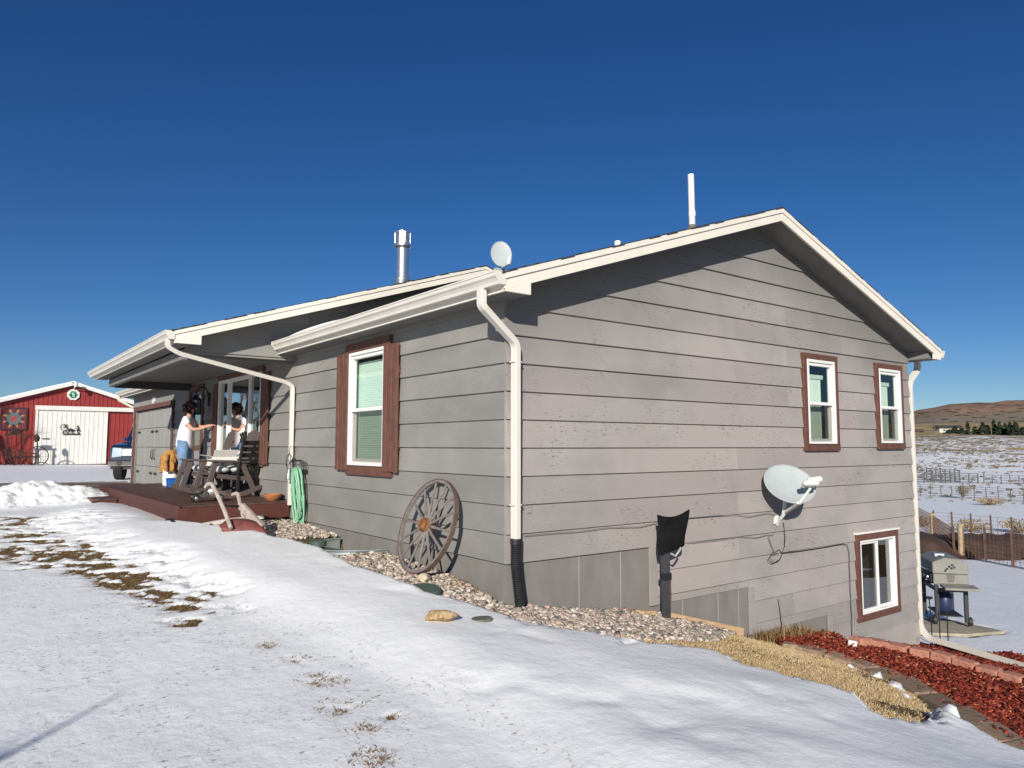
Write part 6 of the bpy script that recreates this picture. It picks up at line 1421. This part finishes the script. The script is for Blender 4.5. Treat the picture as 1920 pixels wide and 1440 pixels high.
# ------------------------------------------------------------------ fences and pens to the east
FW = M('fence_post_wood', (.33, .255, .16), .9, .3, 5, .5, 20); RUSTP = M('rusty_pipe', (.12, .065, .045), .8, .3, 4); STEEL = M('weathered_steel', (.10, .10, .105), .7, .2, 4)
def at_depth(u, v, d): return CAM+ray(u, v)*d
posts = []
for u, v, d, h_, lb in ((1803, 1046, 31, 1.45, 'thick weathered wooden corner post of the wire fence'), (1749, 1008, 36, 1.35, 'wooden gate post behind the wire fence')):
    p = on_ground(u, v); z = tz(p[0], p[1]); o = MB().lathe([(.13, -.3), (.125, .3), (.12, h_-.03), (.09, h_)], 10).build('fence_post', FW, bevel=0); o.location = (p[0], p[1], z); o.rotation_euler = (.02, -.02, 0); tag(o, lb, 'post'); posts.append(Vector((p[0], p[1], z)))
def wire_fence(a, b_, h_, label, nh, sp, par_mat, name='wire_fence', posts_n=3):
    a, b_ = Vector(a), Vector(b_); t = thing(name, label, 'fence', a); L = (b_-a).length
    N_ = int(L/1.5)+1
    def g_(f_): q = a.lerp(b_, f_); return Vector((q.x, q.y, tz(q.x, q.y)))-a
    mb = MB(); gs = [g_(i/N_) for i in range(N_+1)]
    for k in range(nh):
        z = .08+(h_-.1)*k/(nh-1)
        for i in range(N_): mb.bar(gs[i]+Vector((0, 0, z)), gs[i+1]+Vector((0, 0, z)), .012, .012)
    for i in range(int(L/sp)+1): q = g_(min(1, i*sp/L)); mb.bar(q+Vector((0, 0, .05)), q+Vector((0, 0, h_)), .012, .012)
    mb.build('wire_mesh', par_mat, t)
    for i in range(posts_n+1): q = g_(i/posts_n); MB().bar(q-Vector((0, 0, .2)), q+Vector((0, 0, h_+.08)), .07, .07).build('post', par_mat, t)
    return t
A = posts[0]; d_ = (Vector(on_ground(1915, 1068))-A); 
wire_fence(A, A+d_*2.2, 1.35, 'rusty woven wire fence running past the thick corner post', 8, .25, RUSTP, posts_n=5)
Bp = posts[1]; wire_fence(A+Vector((-.2, .2, 0)), Bp, 1.25, 'woven wire gate panel between the two wooden posts', 8, .25, RUSTP, 'wire_gate', 1)
wire_fence(Bp, Bp+(Bp-A)*3, 1.3, 'woven wire fence continuing behind the house corner', 7, .3, RUSTP, posts_n=3)
# a second, taller line of cattle panel behind
c1, c2 = on_ground(1752, 1003), on_ground(1940, 1025)
wire_fence((c1[0], c1[1], tz(c1[0], c1[1])), (c2[0], c2[1], tz(c2[0], c2[1])), 1.35, 'thin steel cattle panels behind the dark manured strip', 7, .9, RUSTP, 'cattle_fence', 5)
def far_fence(u0, v0, u1, v1, h_, rails, lb, mt, npost, name, ext=.25, th=.05):
    a, b_ = np.array(on_ground(u0, v0)), np.array(on_ground(u1, v1)); a2 = a-(b_-a)*ext; t = thing(name, lb, 'fence', a2); q = lambda f_: Vector((*(a2+(b_-a2)*f_)[:2], tz(*(a2+(b_-a2)*f_)[:2])))-Vector(a2)
    for k in range(rails):
        z = .25+(h_-.25)*k/(rails-1); MB().tube([q(f_)+Vector((0, 0, z)) for f_ in np.linspace(0, 1, 8)], th/2, 5).build('rail', mt, t)
    for i in range(npost+1): MB().bar(q(i/npost)-Vector((0, 0, .2)), q(i/npost)+Vector((0, 0, h_+(.25 if i % 3 == 0 else 0))), th*1.7, th*1.7).build('post', mt, t)
far_fence(1726, 931, 1945, 944, 1.5, 6, 'line of grey pipe corral panels across the snowy flat', STEEL, 12, 'corral_fence', .2, .045)
far_fence(1722, 905, 1834, 907, 1.6, 5, 'dark pipe pen with stacked gates beyond the corral panels', STEEL, 8, 'corral_pen', .2, .09)
far_fence(1738, 901, 1800, 905, 2.0, 6, 'taller dark loading chute panels inside the pipe pen', STEEL, 7, 'loading_chute', .0, .09)
far_fence(1845, 907, 1945, 910, 1.4, 4, 'lighter pipe fence to the side of the stacked gates', STEEL, 6, 'pipe_fence', .0, .06)
# dark manured strip behind the wire
dirt = M('manured_soil', (.060, .035, .025), .95, .4, 1.5, .9, 3)
p = np.array(DIRT); ax, ay = np.arange(24, 47.5, .4), np.arange(3.2, 18.2, .4); X, Y = np.meshgrid(ax, ay, indexing='ij'); ny = len(ay); sd_ = sdf(X, Y, DIRT)
Z = terrain(X, Y)+.75*sstep(0, 1.0, -sd_)*(.6+.7*vnoise(X, Y, .9, 12, 3))-.03
I = (np.arange(len(ax)-1)[:, None]*ny+np.arange(ny-1)[None]).ravel(); Fq = np.stack([I, I+ny, I+ny+1, I+1], 1); k = in_poly(X.ravel()[Fq].mean(1), Y.ravel()[Fq].mean(1), DIRT)
o = np_mesh('manured_ground', np.stack([X.ravel(), Y.ravel(), Z.ravel()], 1), Fq[k], dirt, smooth=True); tag(o, kind='structure')
# lone shrubs on the flat
rs = np.random.default_rng(15)
def shrub(u, v, h_, wd, lb, n_=60, mt=SAGE):
    p = on_ground(u, v); t = thing('shrub', lb, 'shrub', (p[0], p[1], tz(p[0], p[1])))
    mb = MB(); q = random.Random(u)
    for k in range(n_): a, r = q.uniform(0, 6.28), q.uniform(.1, 1)*wd; mb.tube([(0, 0, 0), (r*.5*math.cos(a), r*.5*math.sin(a), h_*q.uniform(.3, .6)), (r*math.cos(a), r*math.sin(a), h_*q.uniform(.5, 1.05))], [.03, .025, .012], 3)
    mb.build('stems', M('straw_stem', (.34, .26, .16), .9, .3, 3), t)
    V, Fx, own, N = leaf_cloud([(0, 0, h_*.55)], [(wd, wd, h_*.45)], [n_*4], .07, rs); np_mesh('crown', V, Fx, mt, t, tone=rs.uniform(.4, 1, N)[own])
shrub(1806, 935, 1.7, .9, 'straw coloured upright shrub in front of the corral panels'); shrub(1858, 948, .9, 1.6, 'low spreading grey shrub on the snowy flat'); shrub(1731, 988, .8, 1.0, 'brown shrub behind the wooden gate post', 40); shrub(1822, 998, .8, 1.2, 'low brown brush behind the wire fence', 50); shrub(1912, 1000, .9, 1.2, 'dry brush clump at the end of the cattle panels', 50)
# sage on the hillside (uncountable) and dry tussocks on the flat
N = 5200; az = np.radians(rs.uniform(60, 77, N)); r = rs.uniform(95, 330, N)**1.0
q = np.column_stack([CAM[0]+r*np.sin(az), CAM[1]+r*np.cos(az)]); keep = rs.uniform(0, 1, N) < (.25+.75*sstep(120, 190, r))*sstep(.30, .6, vnoise(q[:, 0], q[:, 1], .06, 71, 3)); q = q[keep]; N = len(q)
sb_ = []
for k in range(5):
    V, Fx, own, n_ = leaf_cloud([(0, 0, .3)], [(.7, .7, .38)], [14], .26, rs); sb_.append((V, Fx))
s = rs.uniform(.22, .62, N); V, Fx, own = scatter(sb_, np.column_stack([q, terrain(q[:, 0], q[:, 1])]), np.column_stack([s, s, s*.8]), euler_mats(np.zeros(N), np.zeros(N), rs.uniform(0, 6.28, N)), rs.integers(0, 5, N))
tag(np_mesh('sagebrush', V, Fx, SAGE, tone=rs.uniform(0, 1, N)[own]), kind='stuff', label='sagebrush dotted over the snowy hillside')
# evergreens of the far farmstead
def conifer(u, v, h_, wd, lb, seed, dense=1.0):
    p = on_ground(u, v); rs_ = np.random.default_rng(seed); t = thing('evergreen_tree', lb, 'tree', (p[0], p[1], tz(p[0], p[1])-.2), 0, 'evergreens of the far farmstead')
    MB().cyl((0, 0, 0), (0, 0, h_*.9), .22, 7, .05).build('trunk', TWIG, t)
    cs_, rr, kk = [], [], []
    for i in range(26):
        f_ = rs_.uniform(.06, .97); a = rs_.uniform(0, 6.28); w_ = wd*(1-f_)**.8; cs_.append((w_*.6*math.cos(a), w_*.6*math.sin(a), h_*f_)); rr.append((max(w_*.55, .3), max(w_*.55, .3), h_*.07)); kk.append(int(22*dense))
    V, Fx, own, N = leaf_cloud(cs_, rr, kk, .34, rs_); np_mesh('crown', V, Fx, EVG, t, tone=rs_.uniform(0, 1, N)[own])
LBL = 'dark evergreen tree in the row beside the far farmhouse'
for i, (u, v, hp, wp_) in enumerate(((1791, 813, 14, 7), (1803, 813, 10, 8), (1815, 814, 22, 5), (1829, 814, 15, 6), (1843, 815, 24, 7), (1853, 815, 20, 7), (1864, 815, 27, 8), (1875, 816, 25, 8), (1886, 816, 22, 7), (1895, 816, 24, 6), (1905, 816, 28, 7), (1918, 816, 16, 8), (1932, 816, 20, 8), (1781, 813, 8, 9))):
    p = on_ground(u, v); dpt = (p-CAM)@_f; conifer(u, v, hp*dpt/F_PX, wp_*dpt/F_PX*1.35, LBL, 100+i, 1.5)
p = on_ground(1752, 812); dpt = (p-CAM)@_f; t = bare_tree('bare_tree', 'leafless round tree beside the far farmhouse', (p[0], p[1], tz(p[0], p[1])), 26*dpt/F_PX, 8, .7, .25, 3)
# far farmhouse and shed
def far_house(u0, u1, v, hw_px, lb, wallm, roofm, name, ridge):
    a, b_ = on_ground(u0, v), on_ground(u1, v); dpt = (a-CAM)@_f; m_ = dpt/F_PX; Lh = (u1-u0)*m_; t = thing(name, lb, 'house', (a[0], a[1], tz(a[0], a[1])), -YAW); H_ = hw_px*m_; D_ = Lh*.45
    MB().box(0, Lh, 0, D_, -1, H_).build('wall', wallm, t)
    rr = MB().prism([(-.4, -.5, H_), (-.4, D_+.5, H_), (-.4, D_/2, H_+ridge*m_)], (Lh+.8, 0, 0)).build('roof', roofm, t)
    for k in range(3): x = Lh*(.2+.3*k); MB().box(x-.5, x+.5, -.05, 0, H_*.35, H_*.75).build('window', GLASSD, t)
    MB().box(Lh*.33-.5, Lh*.33+.5, -.06, 0, 0, H_*.7).build('door', BROWN, t)
far_house(1762, 1806, 811, 8, 'far white farmhouse with a dark roof among evergreens', M('far_white', (.55, .52, .44), .8), M('far_roof', (.05, .05, .05), .8), 'farmhouse', 6)
far_house(1716, 1732, 812, 4, 'small dark shed left of the far farmhouse', M('far_shed', (.12, .08, .07), .8), M('far_roof2', (.09, .06, .055), .8), 'shed', 4)
o = MB().tube([(0, 0, -.5), (0, 0, 9)], .16, 6).build('utility_pole', TWIG); p = on_ground(1852, 815); o.location = (p[0]-2, p[1]-2, tz(p[0], p[1])); tag(o, 'grey utility pole in front of the far evergreens', 'pole'); MB().bar((-1, 0, 8.3), (1, 0, 8.3), .15, .15).build('cross_arm', TWIG, o)
